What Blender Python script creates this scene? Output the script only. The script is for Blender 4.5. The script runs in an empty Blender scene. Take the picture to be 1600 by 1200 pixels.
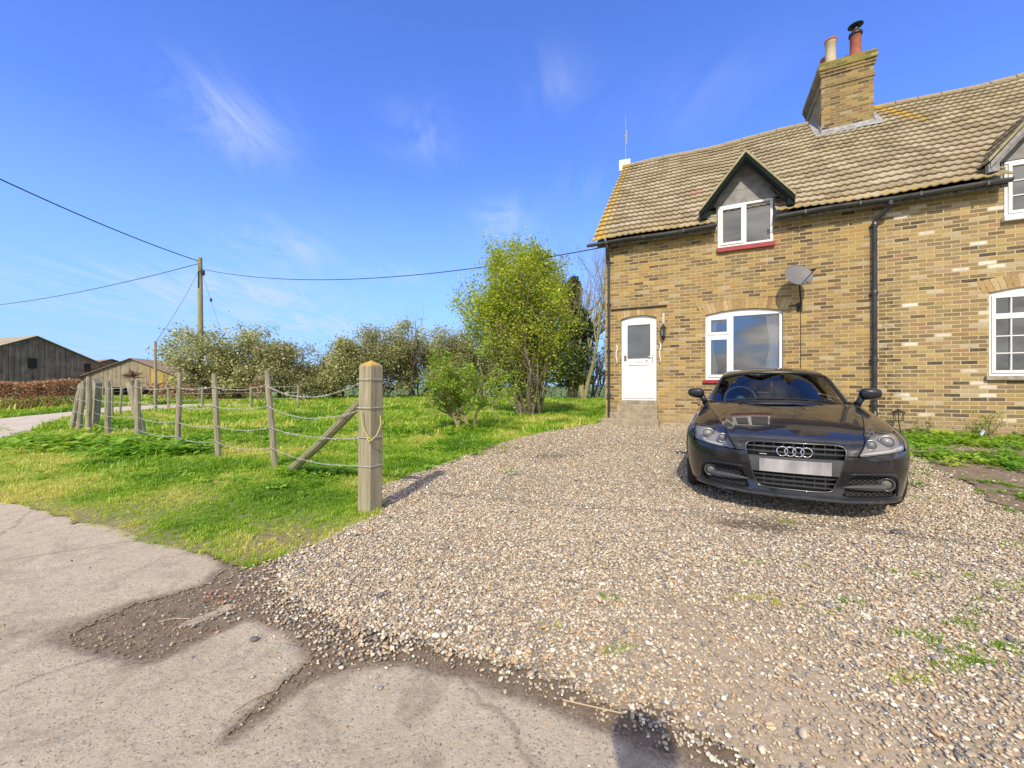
import bpy, bmesh, math, random
import numpy as np
from mathutils import Vector, Matrix
from mathutils.geometry import delaunay_2d_cdt
R=math.radians
rng=np.random.default_rng(7); random.seed(7)
SC=bpy.context.scene; COL=SC.collection
# ------------------------------------------------------------ camera, light, sky
cam_d=bpy.data.cameras.new("camera"); cam=bpy.data.objects.new("camera",cam_d); COL.objects.link(cam)
cam.location=(0,0,1.2); cam.rotation_euler=(R(90),0,0)
cam_d.sensor_width=36; cam_d.lens=13.95; cam_d.shift_y=4/1600; cam_d.clip_start=.02; cam_d.clip_end=9000
SC.camera=cam
SUN_EL,SUN_AZ=40.5,13.8                       # light travels towards +Y, 13.8 deg to +X
sun_d=bpy.data.lights.new("sun","SUN"); sun=bpy.data.objects.new("sun",sun_d); COL.objects.link(sun)
sun_d.energy=4.35; sun_d.angle=R(.53); sun_d.color=(1,.88,.69)
sun.rotation_euler=Vector((math.sin(R(SUN_AZ))*math.cos(R(SUN_EL)),math.cos(R(SUN_AZ))*math.cos(R(SUN_EL)),-math.sin(R(SUN_EL)))).to_track_quat('-Z','Y').to_euler()
SC.view_settings.view_transform='Standard'; SC.view_settings.look='None'; SC.view_settings.exposure=.0; SC.view_settings.gamma=1
SC.render.engine='CYCLES'
try:
    SC.cycles.use_denoising=True; SC.cycles.max_bounces=8; SC.cycles.transparent_max_bounces=16
except Exception: pass
# ------------------------------------------------------------ node helpers
class NT:
    def __init__(s,tree): s.t=tree; s.n=tree.nodes; s.l=tree.links
    def add(s,typ,ins=None,**kw):
        nd=s.n.new(typ)
        for k,v in kw.items(): setattr(nd,k,v)
        for k,v in (ins or {}).items(): s.set(nd,k,v)
        return nd
    def set(s,nd,k,v):
        sock=nd.inputs[k]
        if isinstance(v,bpy.types.NodeSocket): s.l.new(v,sock)
        elif isinstance(v,bpy.types.Node): s.l.new(v.outputs[0],sock)
        else:
            if isinstance(v,tuple) and len(v)==3 and sock.type=='RGBA': v=(*v,1)
            sock.default_value=v
    def math(s,op,a,b=0.,c=None,clamp=False):
        nd=s.add('ShaderNodeMath',operation=op,use_clamp=clamp); s.set(nd,0,a); s.set(nd,1,b)
        if c is not None: s.set(nd,2,c)
        return nd.outputs[0]
    def vm(s,op,a,b=(0,0,0)):
        nd=s.add('ShaderNodeVectorMath',operation=op); s.set(nd,0,a)
        if op=='SCALE': s.set(nd,'Scale',b)
        else: s.set(nd,1,b)
        return nd
    def mix(s,f,a,b,mode='MIX'):
        nd=s.add('ShaderNodeMix',data_type='RGBA',blend_type=mode)
        s.set(nd,0,f); s.set(nd,6,a); s.set(nd,7,b); return nd.outputs[2]
    def noise(s,vec,scale,detail=4,rough=.6,dist=0.,out='Fac'):
        nd=s.add('ShaderNodeTexNoise',{'Scale':scale,'Detail':detail,'Roughness':rough,'Distortion':dist})
        if vec is not None: s.set(nd,'Vector',vec)
        return nd.outputs[out]
    def ramp(s,f,stops,interp='LINEAR'):
        nd=s.add('ShaderNodeValToRGB'); s.set(nd,0,f); cr=nd.color_ramp; cr.interpolation=interp
        while len(cr.elements)<len(stops): cr.elements.new(.5)
        for e,(p,c) in zip(cr.elements,stops):
            e.position=p; e.color=(*c,1) if isinstance(c,tuple) else (c,c,c,1)
        return nd.outputs[0]
    def bump(s,h,strength=.5,dist=.01):
        return s.add('ShaderNodeBump',{'Height':h,'Strength':strength,'Distance':dist}).outputs[0]
def newmat(name):
    m=bpy.data.materials.new(name); m.use_nodes=True; t=NT(m.node_tree); t.n.clear()
    t.out=t.add('ShaderNodeOutputMaterial'); t.p=t.add('ShaderNodeBsdfPrincipled'); t.l.new(t.p.outputs[0],t.out.inputs[0])
    t.tc=t.add('ShaderNodeTexCoord'); t.geo=t.add('ShaderNodeNewGeometry'); return m,t
def simple(name,c,rough=.6,metal=0.,c2=None,scale=8.,bump=0.,bscale=60.,spec=.5,coat=0.):
    m,t=newmat(name); co=t.tc.outputs['Object']
    if c2 is not None: t.set(t.p,'Base Color',t.mix(t.ramp(t.noise(co,scale,5),[(.35,0.),(.65,1.)]),c,c2))
    else: t.set(t.p,'Base Color',(*c,1))
    t.set(t.p,'Roughness',rough); t.set(t.p,'Metallic',metal); t.set(t.p,'Specular IOR Level',spec)
    if coat: t.set(t.p,'Coat Weight',coat); t.set(t.p,'Coat Roughness',.03)
    if bump: t.set(t.p,'Normal',t.bump(t.noise(co,bscale,4),bump,.01))
    return m
# ------------------------------------------------------------ world: Nishita sky with wispy clouds ahead, cumulus behind the viewer, added cloud overhead
W=bpy.data.worlds.new("World"); SC.world=W; W.use_nodes=True
t=NT(W.node_tree); t.n.clear()
sky=t.add('ShaderNodeTexSky'); sky.sky_type='NISHITA'; sky.sun_disc=False
sky.sun_elevation=R(SUN_EL); sky.sun_rotation=R(180+SUN_AZ); sky.altitude=0; sky.air_density=1.; sky.dust_density=.6; sky.ozone_density=2.5
g_=t.add('ShaderNodeTexCoord').outputs['Generated']
sx=t.add('ShaderNodeSeparateXYZ',{0:g_})
den=t.math('ADD',t.math('MAXIMUM',sx.outputs[2],0.),.12)
pl=t.add('ShaderNodeCombineXYZ',{0:t.math('DIVIDE',sx.outputs[0],den),1:t.math('DIVIDE',sx.outputs[1],den),2:0.})
wn=t.add('ShaderNodeMapping',{'Vector':pl.outputs[0],'Scale':(1.1,.45,1.),'Rotation':(0,0,R(28))})
def blob(px,py,wx,wy,amp):          # a wisp at a direction of the sky; wx, wy angular sizes
    dv=Vector(((px-800)/620,1,(604-py)/620)).normalized()
    rt=Vector((dv.y,-dv.x,0)).normalized(); up=rt.cross(dv).normalized()
    a=t.vm('DOT_PRODUCT',g_,tuple(rt)).outputs['Value']; b=t.vm('DOT_PRODUCT',g_,tuple(up)).outputs['Value']
    f=t.vm('DOT_PRODUCT',g_,tuple(dv)).outputs['Value']
    q=t.math('ADD',t.math('POWER',t.math('DIVIDE',t.math('ABSOLUTE',a),wx),2.),t.math('POWER',t.math('DIVIDE',t.math('ABSOLUTE',b),wy),2.))
    e=t.math('MULTIPLY',t.math('EXPONENT',t.math('MULTIPLY',q,-1.)),amp)
    return t.math('MULTIPLY',e,t.math('GREATER_THAN',f,0.))
acc=None
for bl in [(345,175,.08,.06,1.05),(400,215,.06,.05,.8),(868,125,.07,.05,.5),(660,205,.07,.05,.75),(435,385,.10,.045,1.2),(785,345,.07,.05,1.1),(915,285,.05,.03,.45),
           (380,455,.2,.035,1.7),(120,470,.25,.05,.7),(520,515,.22,.03,2.0),(1090,150,.16,.07,.25),(610,430,.07,.02,1.2),(90,545,.25,.02,1.0)]:
    v=blob(*bl); acc=v if acc is None else t.math('ADD',acc,v)
fine=t.ramp(t.noise(wn.outputs[0],4.2,9,.66,1.1),[(.38,0.),(.80,1.)])
wisp=t.math('MULTIPLY',t.math('MULTIPLY',acc,fine),1.1,clamp=True)
# cumulus behind the camera, mirrored in glass; unseen overhead cloud added to neutralise fill
cn=t.noise(t.vm('MULTIPLY',g_,(1.,1.,2.3)).outputs[0],3.4,9,.56,.15)
back=t.math('MULTIPLY',t.ramp(cn,[(.38,0.),(.47,1.)]),t.math('MAXIMUM',t.ramp(t.math('MULTIPLY',sx.outputs[1],-1.),[(.05,0.),(.3,1.)]),t.ramp(sx.outputs[2],[(.74,0.),(.88,.9)])))
cshade=t.ramp(t.noise(t.vm('ADD',t.vm('MULTIPLY',g_,(1.,1.,2.3)).outputs[0],(3.,1.,-.045)).outputs[0],5.,7,.6),[(.36,(2.4,2.4,2.5)),(.62,(12.,11.6,11.))])
hs=t.mix(1.,sky.outputs[0],(1.08,1.45,2.6),'MULTIPLY')
hz=t.ramp(sx.outputs[2],[(0.,1.),(.12,.85),(.45,0.)])
sky1=t.mix(t.math('MULTIPLY',hz,.85),hs,(2.7,4.9,8.0))
c1=t.mix(t.math('MULTIPLY',wisp,.62),sky1,(5.2,6.0,7.9))
c2=t.mix(back,c1,cshade)
bg=t.add('ShaderNodeBackground',{'Color':c2,'Strength':.13}); t.l.new(bg.outputs[0],t.add('ShaderNodeOutputWorld').inputs[0])
# ------------------------------------------------------------ mesh helpers
def tag(o,label=None,cat=None,group=None,kind=None):
    if label: o['label']=label
    if cat: o['category']=cat
    if group: o['group']=group
    if kind: o['kind']=kind
    return o
def thing(name,loc=(0,0,0),rz=0.,label=None,cat=None,group=None):
    o=bpy.data.objects.new(name,None); o.empty_display_size=.2; COL.objects.link(o)
    o.location=loc; o.rotation_euler=(0,0,rz); return tag(o,label,cat,group)
def mesh_np(name,v,f,mats,parent=None,smooth=False,fm=None,uv=False):
    """v (N,3); f list of index tuples or an int array"""
    me=bpy.data.meshes.new(name)
    if isinstance(f,np.ndarray):
        k=f.shape[1]; me.vertices.add(len(v)); me.vertices.foreach_set('co',np.asarray(v,np.float32).ravel())
        me.loops.add(f.size); me.loops.foreach_set('vertex_index',f.ravel().astype(np.int32))
        me.polygons.add(len(f)); me.polygons.foreach_set('loop_start',np.arange(0,f.size,k,dtype=np.int32))
        me.update(calc_edges=True); me.validate()
    else:
        me.from_pydata([tuple(map(float,p)) for p in v],[],[tuple(int(i) for i in p) for p in f]); me.update()
    if not isinstance(mats,(list,tuple)): mats=[mats]
    for m in mats: me.materials.append(m)
    if fm is not None: me.polygons.foreach_set('material_index',np.asarray(fm,np.int32))
    if smooth: me.polygons.foreach_set('use_smooth',np.ones(len(me.polygons),bool))
    if uv:
        l=me.uv_layers.new(name='UVMap'); co=np.array([p.co[:] for p in me.vertices]); uvs=np.zeros((len(me.loops),2),np.float32)
        for p in me.polygons:
            n=p.normal; ax=(0 if abs(n.x)>abs(n.y) and abs(n.x)>abs(n.z) else 1 if abs(n.y)>abs(n.z) else 2)
            for li in p.loop_indices:
                c=co[me.loops[li].vertex_index]; uvs[li]=(c[1]+.11,c[2]) if ax==0 else (c[0],c[2]) if ax==1 else (c[0],c[1])
        l.data.foreach_set('uv',uvs.ravel())
    o=bpy.data.objects.new(name,me); COL.objects.link(o)
    if parent is not None: o.parent=parent
    return o
class MB:
    def __init__(s): s.v=[]; s.f=[]; s.m=[]; s.mi=0
    def add(s,v,f):
        b=len(s.v); s.v+= [tuple(p) for p in v]; s.f+=[tuple(i+b for i in q) for q in f]; s.m+=[s.mi]*len(f); return s
    def box(s,x0,y0,z0,x1,y1,z1):
        v=[(x,y,z) for z in (z0,z1) for y in (y0,y1) for x in (x0,x1)]
        return s.add(v,[(0,2,3,1),(4,5,7,6),(0,1,5,4),(2,6,7,3),(0,4,6,2),(1,3,7,5)])
    def prism(s,pts,vec):            # planar outline extruded by a vector
        n=len(pts); vec=Vector(vec); v=[Vector(p) for p in pts]; v=v+[p+vec for p in v]
        return s.add(v,[tuple(range(n))[::-1],tuple(range(n,2*n))]+[(i,(i+1)%n,n+(i+1)%n,n+i) for i in range(n)])
    def tube(s,path,r,n=8,cap=True):
        P=[Vector(p) for p in path]; rr=r if isinstance(r,(list,tuple)) else [r]*len(P); v=[]; f=[]
        ref=None
        for i,p in enumerate(P):
            d=(P[min(i+1,len(P)-1)]-P[max(i-1,0)])
            d=d.normalized() if d.length>1e-9 else Vector((0,0,1))
            if ref is None: ref=Vector((0,0,1)) if abs(d.z)<.9 else Vector((1,0,0))
            a=(ref-d*ref.dot(d)).normalized(); b=d.cross(a); ref=a
            for k in range(n):
                an=2*math.pi*k/n; v.append(p+(a*math.cos(an)+b*math.sin(an))*rr[i])
        for i in range(len(P)-1):
            for k in range(n):
                k2=(k+1)%n; f.append((i*n+k,i*n+k2,(i+1)*n+k2,(i+1)*n+k))
        if cap: f.append(tuple(range(n))[::-1]); f.append(tuple(range((len(P)-1)*n,len(P)*n)))
        return s.add(v,f)
    def lathe(s,prof,c,axis=(0,0,1),n=20):
        ax=Vector(axis).normalized(); a=ax.orthogonal().normalized(); b=ax.cross(a); c=Vector(c); v=[]; f=[]
        for r,h in prof:
            for k in range(n):
                an=2*math.pi*k/n; v.append(c+ax*h+(a*math.cos(an)+b*math.sin(an))*max(r,1e-4))
        for i in range(len(prof)-1):
            for k in range(n):
                k2=(k+1)%n; f.append((i*n+k,i*n+k2,(i+1)*n+k2,(i+1)*n+k))
        f.append(tuple(range(n))[::-1]); f.append(tuple(range((len(prof)-1)*n,len(prof)*n)))
        return s.add(v,f)
    def ell(s,c,r,n=16,m=10,rot=None):
        v=[];f=[]
        for i in range(m+1):
            th=math.pi*i/m
            for k in range(n):
                an=2*math.pi*k/n; p=Vector((r[0]*max(math.sin(th),1e-3)*math.cos(an),r[1]*max(math.sin(th),1e-3)*math.sin(an),r[2]*math.cos(th)))
                if rot: p=rot@p
                v.append(Vector(c)+p)
        for i in range(m):
            for k in range(n): k2=(k+1)%n; f.append((i*n+k,(i+1)*n+k,(i+1)*n+k2,i*n+k2))
        return s.add(v,f)
    def build(s,name,mats,parent=None,smooth=False,uv=False,bevel=0.,auto=None):
        o=mesh_np(name,s.v,s.f,mats,parent,smooth,s.m,uv)
        if bevel:
            b=o.modifiers.new('bevel','BEVEL'); b.width=bevel; b.segments=2; b.limit_method='ANGLE'; b.angle_limit=R(40)
        return o
def sm(a): a=np.clip(a,0,1); return a*a*(3-2*a)
NX,NY=math.sin(R(25.5)),math.cos(R(25.5))
def gz(x,y):
    x=np.asarray(x,float); y=np.asarray(y,float)
    q=x*NX+y*NY; t_=np.clip((q-3.2)/7.2,0,1)
    return .14*t_+.14*sm(t_)+.10*sm((-x-1.3)/2.5)*sm((y-2.5)/2.5)
def gzf(x,y): return float(gz(x,y))
def inpoly(x,y,P):
    x=np.asarray(x,float);y=np.asarray(y,float);r=np.zeros(x.shape,bool);n=len(P)
    for i in range(n):
        x1,y1=P[i];x2,y2=P[(i+1)%n]
        if y1==y2: continue
        c=((y1>y)!=(y2>y))&(x<(x2-x1)*(y-y1)/(y2-y1)+x1); r^=c
    return r
def pdist(x,y,P,closed=True):
    d=np.full(np.shape(x),1e9);n=len(P)
    for i in range(n if closed else n-1):
        a=np.array(P[i]);b=np.array(P[(i+1)%n]);ab=b-a;L=(ab**2).sum()+1e-12
        t_=np.clip(((x-a[0])*ab[0]+(y-a[1])*ab[1])/L,0,1); d=np.minimum(d,np.hypot(x-a[0]-t_*ab[0],y-a[1]-t_*ab[1]))
    return d
_perm=np.random.default_rng(3).random((257,257))
def vnoise(x,y,s=1.):
    x=np.asarray(x)*s+1000.3;y=np.asarray(y)*s+1000.7;xi=np.floor(x).astype(int);yi=np.floor(y).astype(int);fx=sm(x-xi);fy=sm(y-yi)
    p=lambda a,b:_perm[a%257,b%257]
    return (p(xi,yi)*(1-fx)+p(xi+1,yi)*fx)*(1-fy)+(p(xi,yi+1)*(1-fx)+p(xi+1,yi+1)*fx)*fy
def fnoise(x,y,s=1.,o=3): return sum(vnoise(x,y,s*2**k)*.5**k for k in range(o))/sum(.5**k for k in range(o))
def sheet(name,poly,mat,step,off,bbox=None,wob=0.,wscale=6.,holes=(),attr=None,feather=0.,label=None,kind='structure',zfun=None):
    """ground sheet over a polygon, cut out of a grid; wob perturbs its edge"""
    P=np.array(poly); x0,y0,x1,y1=bbox or (*P.min(0),*P.max(0))
    nx=max(2,int((x1-x0)/step));ny=max(2,int((y1-y0)/step)); xs=np.linspace(x0,x1,nx+1);ys=np.linspace(y0,y1,ny+1)
    cx,cy=np.meshgrid((xs[1:]+xs[:-1])/2,(ys[1:]+ys[:-1])/2)
    wx=cx+wob*(fnoise(cx,cy,wscale)-.5)*2; wy=cy+wob*(fnoise(cx+50,cy+9,wscale)-.5)*2
    k=inpoly(wx,wy,poly)
    for h in holes: k&=~inpoly(wx,wy,h)
    X,Y=np.meshgrid(xs,ys); idx=np.arange((nx+1)*(ny+1)).reshape(ny+1,nx+1)
    q=np.stack([idx[:-1,:-1][k],idx[:-1,1:][k],idx[1:,1:][k],idx[1:,:-1][k]],1)
    used,invx=np.unique(q,return_inverse=True); q=invx.reshape(q.shape); vx=X.ravel()[used];vy=Y.ravel()[used]
    z=gz(vx,vy)+off; ins_=inpoly(vx,vy,poly)
    for h in holes: ins_&=~inpoly(vx,vy,h)
    if feather:
        d=pdist(vx,vy,poly)
        for h in holes: d=np.minimum(d,pdist(vx,vy,h))
        d=np.where(ins_,d,0.); z=z-off*.85*(1-np.clip(d/feather,0,1))
    if zfun is not None: z=z+zfun(vx,vy)
    o=mesh_np(name,np.stack([vx,vy,z],1),q,mat,smooth=True)
    if attr is not None:
        for an,fn in attr.items():
            a=o.data.attributes.new(an,'FLOAT','POINT'); a.data.foreach_set('value',np.asarray(fn(vx,vy),np.float32))
    tag(o,label=label,kind=kind); return o
# scatter by geometry nodes: "stuff" only
def proto_coll(name,objs):
    c=bpy.data.collections.new(name)
    for o in objs:
        for cc in list(o.users_collection): cc.objects.unlink(o)
        c.objects.link(o)
    return c
def scatter(name,pts,rot,scale,idx,tint,coll,label,cat):
    me=bpy.data.meshes.new(name); n=len(pts); me.vertices.add(n); me.vertices.foreach_set('co',np.asarray(pts,np.float32).ravel())
    for an,ty,va in (('rot','FLOAT_VECTOR',rot),('scl','FLOAT_VECTOR',scale),('idx','INT',idx),('tint','FLOAT',tint)):
        a=me.attributes.new(an,ty,'POINT'); a.data.foreach_set('vector' if ty=='FLOAT_VECTOR' else 'value',np.asarray(va,np.int32 if ty=='INT' else np.float32).ravel())
    o=bpy.data.objects.new(name,me); COL.objects.link(o)
    ng=bpy.data.node_groups.new(name,'GeometryNodeTree'); ng.interface.new_socket('Geometry',in_out='INPUT',socket_type='NodeSocketGeometry'); ng.interface.new_socket('Geometry',in_out='OUTPUT',socket_type='NodeSocketGeometry')
    n_=ng.nodes;l=ng.links; gi=n_.new('NodeGroupInput');go=n_.new('NodeGroupOutput'); ip=n_.new('GeometryNodeInstanceOnPoints'); ci=n_.new('GeometryNodeCollectionInfo')
    ci.inputs['Collection'].default_value=coll; ci.inputs['Separate Children'].default_value=True; ci.inputs['Reset Children'].default_value=True
    def na(nm,ty):
        x=n_.new('GeometryNodeInputNamedAttribute'); x.data_type=ty; x.inputs[0].default_value=nm; return x.outputs[0]
    l.new(gi.outputs[0],ip.inputs['Points']); l.new(ci.outputs[0],ip.inputs['Instance']); ip.inputs['Pick Instance'].default_value=True
    l.new(na('idx','INT'),ip.inputs['Instance Index']); e=n_.new('FunctionNodeEulerToRotation'); l.new(na('rot','FLOAT_VECTOR'),e.inputs[0]); l.new(e.outputs[0],ip.inputs['Rotation']); l.new(na('scl','FLOAT_VECTOR'),ip.inputs['Scale'])
    l.new(ip.outputs[0],go.inputs[0]); md=o.modifiers.new('scatter','NODES'); md.node_group=ng
    tag(o,label,cat,kind='stuff'); return o
# ------------------------------------------------------------ ground materials
def ground_mats():
    M={}
    m,t=newmat('soil'); co=t.tc.outputs['Object']
    c=t.mix(t.ramp(t.noise(co,14,6,.7),[(.3,0.),(.7,1.)]),(.14,.10,.07),(.28,.215,.15))
    v=t.add('ShaderNodeTexVoronoi',{'Vector':co,'Scale':85.}); peb=t.ramp(v.outputs['Distance'],[(.0,1.),(.28,1.),(.36,0.)]); pick=t.ramp(t.add('ShaderNodeSeparateColor',{0:v.outputs['Color']}).outputs[0],[(.86,0.),(.88,1.)],'CONSTANT')
    t.set(t.p,'Base Color',t.mix(t.math('MULTIPLY',peb,pick),c,(.42,.33,.25))); t.set(t.p,'Roughness',.95)
    t.set(t.p,'Normal',t.bump(t.noise(co,90,6,.7),.8,.012)); M['soil']=m
    m,t=newmat('concrete'); co=t.tc.outputs['Object']
    at=t.add('ShaderNodeAttribute',attribute_name='dirt').outputs['Fac']
    a=t.ramp(t.noise(co,1.3,5,.65),[(.3,0.),(.72,1.)]); c=t.mix(a,(.41,.335,.235),(.53,.445,.33))
    c=t.mix(t.ramp(t.noise(co,28,7,.8),[(.38,0.),(.70,.8)]),c,(.60,.53,.42)); c=t.mix(t.ramp(t.noise(co,9,6,.75),[(.5,0.),(.72,.5)]),c,(.33,.26,.18))
    c=t.mix(t.ramp(t.noise(co,105,3,.75),[(.57,0.),(.64,.85)]),c,(.12,.10,.085))
    v=t.add('ShaderNodeTexVoronoi',{'Vector':co,'Scale':55.}); rc=t.add('ShaderNodeSeparateColor',{0:v.outputs['Color']})
    pit=t.math('MULTIPLY',t.ramp(v.outputs['Distance'],[(.0,1.),(.16,.9),(.24,0.)]),t.ramp(rc.outputs[0],[(.86,0.),(.88,1.)],'CONSTANT'))
    c=t.mix(t.math('MULTIPLY',pit,.8),c,t.ramp(rc.outputs[1],[(0.,(.1,.085,.07)),(.55,(.16,.13,.11)),(.7,(.60,.52,.42)),(1.,(.5,.32,.2))]))
    st=t.ramp(t.noise(co,2.6,7,.72,1.2),[(.5,0.),(.66,.55)]); c=t.mix(st,c,(.235,.185,.135))
    dn=t.math('ADD',t.math('MULTIPLY',at,1.5),t.math('SUBTRACT',t.noise(co,17,7,.8),.74)); d=t.ramp(dn,[(.10,0.),(.55,.95)])
    c=t.mix(d,c,t.mix(t.ramp(t.noise(co,60,4),[(.4,0.),(.6,1.)]),(.17,.125,.085),(.31,.24,.17)))
    v2=t.add('ShaderNodeTexVoronoi',{'Vector':t.vm('ADD',co,t.vm('SCALE',t.noise(co,3,4,out='Color'),.25)),'Scale':.55},feature='DISTANCE_TO_EDGE')
    ck=t.ramp(v2.outputs['Distance'],[(0.,1.),(.006,.5),(.011,0.)]); c=t.mix(t.math('MULTIPLY',ck,.45),c,(.12,.09,.07))
    t.set(t.p,'Base Color',c); t.set(t.p,'Roughness',.9)
    h=t.math('ADD',t.math('MULTIPLY',t.noise(co,70,6,.75),1.),t.math('MULTIPLY',t.noise(co,9,4),1.2)); h=t.math('SUBTRACT',h,t.math('MULTIPLY',pit,.3))
    t.set(t.p,'Normal',t.bump(h,.75,.012)); M['concrete']=m
    m,t=newmat('gravel_bed'); co=t.tc.outputs['Object']; at=t.add('ShaderNodeAttribute',attribute_name='dirt').outputs['Fac']
    v=t.add('ShaderNodeTexVoronoi',{'Vector':co,'Scale':62.}); rc=t.add('ShaderNodeSeparateColor',{0:v.outputs['Color']})
    c=t.ramp(rc.outputs[0],STONE); gap=t.ramp(v.outputs['Distance'],[(.3,0.),(.62,1.)])
    c=t.mix(t.math('MULTIPLY',gap,.75),c,(.14,.10,.07))
    tr_=t.add('ShaderNodeAttribute',attribute_name='trod').outputs['Fac']; c=t.mix(t.math('MULTIPLY',tr_,t.ramp(t.noise(co,5,6,.7),[(.3,.95),(.7,.45)])),c,(.46,.37,.26)); c=t.mix(t.ramp(t.noise(co,1.1,5,.6),[(.4,0.),(.75,.45)]),c,(.30,.235,.17))
    c=t.mix(t.ramp(t.math('ADD',at,t.math('MULTIPLY',t.math('SUBTRACT',t.noise(co,14,5),.5),.8)),[(.25,0.),(.8,.85)]),c,(.10,.075,.055))
    t.set(t.p,'Base Color',c); t.set(t.p,'Roughness',.85)
    t.set(t.p,'Normal',t.bump(t.math('ADD',t.math('MULTIPLY',v.outputs['Distance'],-.6),t.noise(co,110,4,.7)),.5,.008)); M['gravel']=m
    m,t=newmat('pebble'); tn=t.add('ShaderNodeAttribute',attribute_name='tint',attribute_type='INSTANCER').outputs['Fac']
    c=t.ramp(t.math('FRACT',tn),STONE); c=t.mix(t.ramp(t.noise(t.tc.outputs['Object'],1.6,4),[(.4,0.),(.7,.4)]),c,(.62,.55,.46))
    dk=t.math('GREATER_THAN',tn,1.); c=t.mix(t.math('MULTIPLY',dk,.62),c,(.10,.08,.06))
    t.set(t.p,'Base Color',c); t.set(t.p,'Roughness',.6); M['pebble']=m
    m,t=newmat('lawn'); co=t.tc.outputs['Object']
    c=t.mix(t.ramp(t.noise(co,1.1,6,.65),[(.35,0.),(.65,1.)]),(.13,.27,.015),(.28,.40,.04))
    c=t.mix(t.ramp(t.noise(co,70,4,.7),[(.35,0.),(.7,.6)]),c,(.08,.16,.015)); 
    at=t.add('ShaderNodeAttribute',attribute_name='dry').outputs['Fac']
    c=t.mix(t.ramp(t.math('ADD',at,t.math('MULTIPLY',t.math('SUBTRACT',t.noise(co,16,5,.7),.5),1.4)),[(.3,0.),(.75,.9)]),c,t.mix(t.ramp(t.noise(co,24,6,.8),[(.35,0.),(.65,1.)]),(.20,.17,.07),(.50,.43,.22)))
    t.set(t.p,'Base Color',c); t.set(t.p,'Roughness',.9); t.set(t.p,'Normal',t.bump(t.noise(co,55,5,.8),1.,.03)); M['lawn']=m
    m,t=newmat('field'); co=t.tc.outputs['Object']
    c=t.mix(t.ramp(t.noise(co,.05,5),[(.4,0.),(.6,1.)]),(.10,.19,.03),(.17,.23,.06)); c=t.mix(t.ramp(t.noise(co,2.,5),[(.4,0.),(.7,.6)]),c,(.07,.12,.02))
    t.set(t.p,'Base Color',c); t.set(t.p,'Roughness',.95); M['field']=m
    return M
STONE=[(0.,(.09,.09,.10)),(.12,(.19,.185,.19)),(.22,(.32,.28,.22)),(.34,(.50,.41,.275)),(.45,(.41,.24,.10)),(.56,(.56,.46,.30)),(.68,(.28,.21,.125)),(.80,(.57,.50,.37)),(.93,(.71,.65,.53)),(1.,(.82,.78,.68))]
GM=ground_mats()
# ------------------------------------------------------------ polygons of the setting (metres)
SOILPATCH=[(-1.86,2.62),(-1.87,2.52),(-1.83,2.4),(-1.91,2.32),(-2.01,2.23),(-2.09,2.16),(-2.12,2.03),(-2.12,1.89),(-1.96,1.82),(-1.82,1.79),(-1.63,1.73),(-1.55,1.75),(-1.5,1.86),(-1.43,1.96),(-1.37,2.05),(-1.3,2.05),(-1.1,1.96),(-.86,1.75),
 (-.89,1.67),(-.93,1.55),(-.95,1.44),(-.96,1.37),(-.92,1.42),(-.88,1.53),(-.82,1.63),(-.72,1.69),(-.61,1.72),(-.45,1.73),(-.27,1.67),(-.18,1.66),(-.03,1.58),(.12,1.52),(.31,1.41),(.43,1.33),(.53,1.29),(.63,1.25)]
ROAD=[(-40,12),(-14,9),(-9.4,6.9),(-8,5.5),(-6.6,4.6),(-5.29,4.1),(-4.67,3.91),(-3.61,3.44),(-2.87,3.13),(-2.12,2.8)]+SOILPATCH+[(1.0,1.08),(1.6,.7),(2.4,.1),(3.6,-1.),(6,-3.5),(-40,-12)]
TRACK=[(-14,4.5),(-10.6,6.0),(-9.6,6.9),(-10.24,7.94),(-11.52,9.52),(-13.9,12.3),(-14.4,13.6),(-14.0,14.5),(-11,15.9),(-7,16.8),(-7,18.2),(-12,18.5),(-16,18.4),(-17.6,17),(-17.,14.9),(-16.8,12.9),(-22,8.5),(-32,5)]
EDGE=[(-1.46,3.0),(-1.38,3.35),(-1.24,3.72),(-1.30,3.93),(-1.52,4.25),(-1.52,4.7),(-1.34,5.2),(-.97,5.9),(-.5,7.0),(.35,8.25),(1.3,9.2),(1.95,9.75),(2.40,10.20)]
def HW(s,t_): return (2.457+.9026*s+.4305*t_, 10.432-.4305*s+.9026*t_)     # house frame to world
DRIVE=EDGE[::-1]+[(-1.6,2.85),(-1.45,2.50),(-1.22,2.22),(-.9,2.02),(-.5,1.88),(-.11,1.75),(.16,1.64),(.39,1.5),(.65,1.34),(.95,1.15),(1.6,.75),(2.6,0.),(4,-1.5),(9,-4),(12,0.),HW(9,-3.2),(7.4,8.35),HW(5.44,.02),HW(0,.02)]
BED=[HW(5.42,.03),(7.05,7.9),(6.35,6.45),(5.55,5.15),(4.95,4.25),(4.55,3.55),(4.75,3.0),(8.5,.5),HW(13,-6),HW(13,.03)]
LAWN=[(-2.12,2.8),(-1.75,2.62)]+EDGE+[HW(-.02,0),HW(-.02,8),(9.5,30),(0,33),(-34,33),(-42,10),(-9.4,6.7),(-8,5.3),(-6.6,4.4),(-5.29,3.98),(-4.67,3.8),(-3.61,3.36),(-2.87,3.04)]
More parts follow.
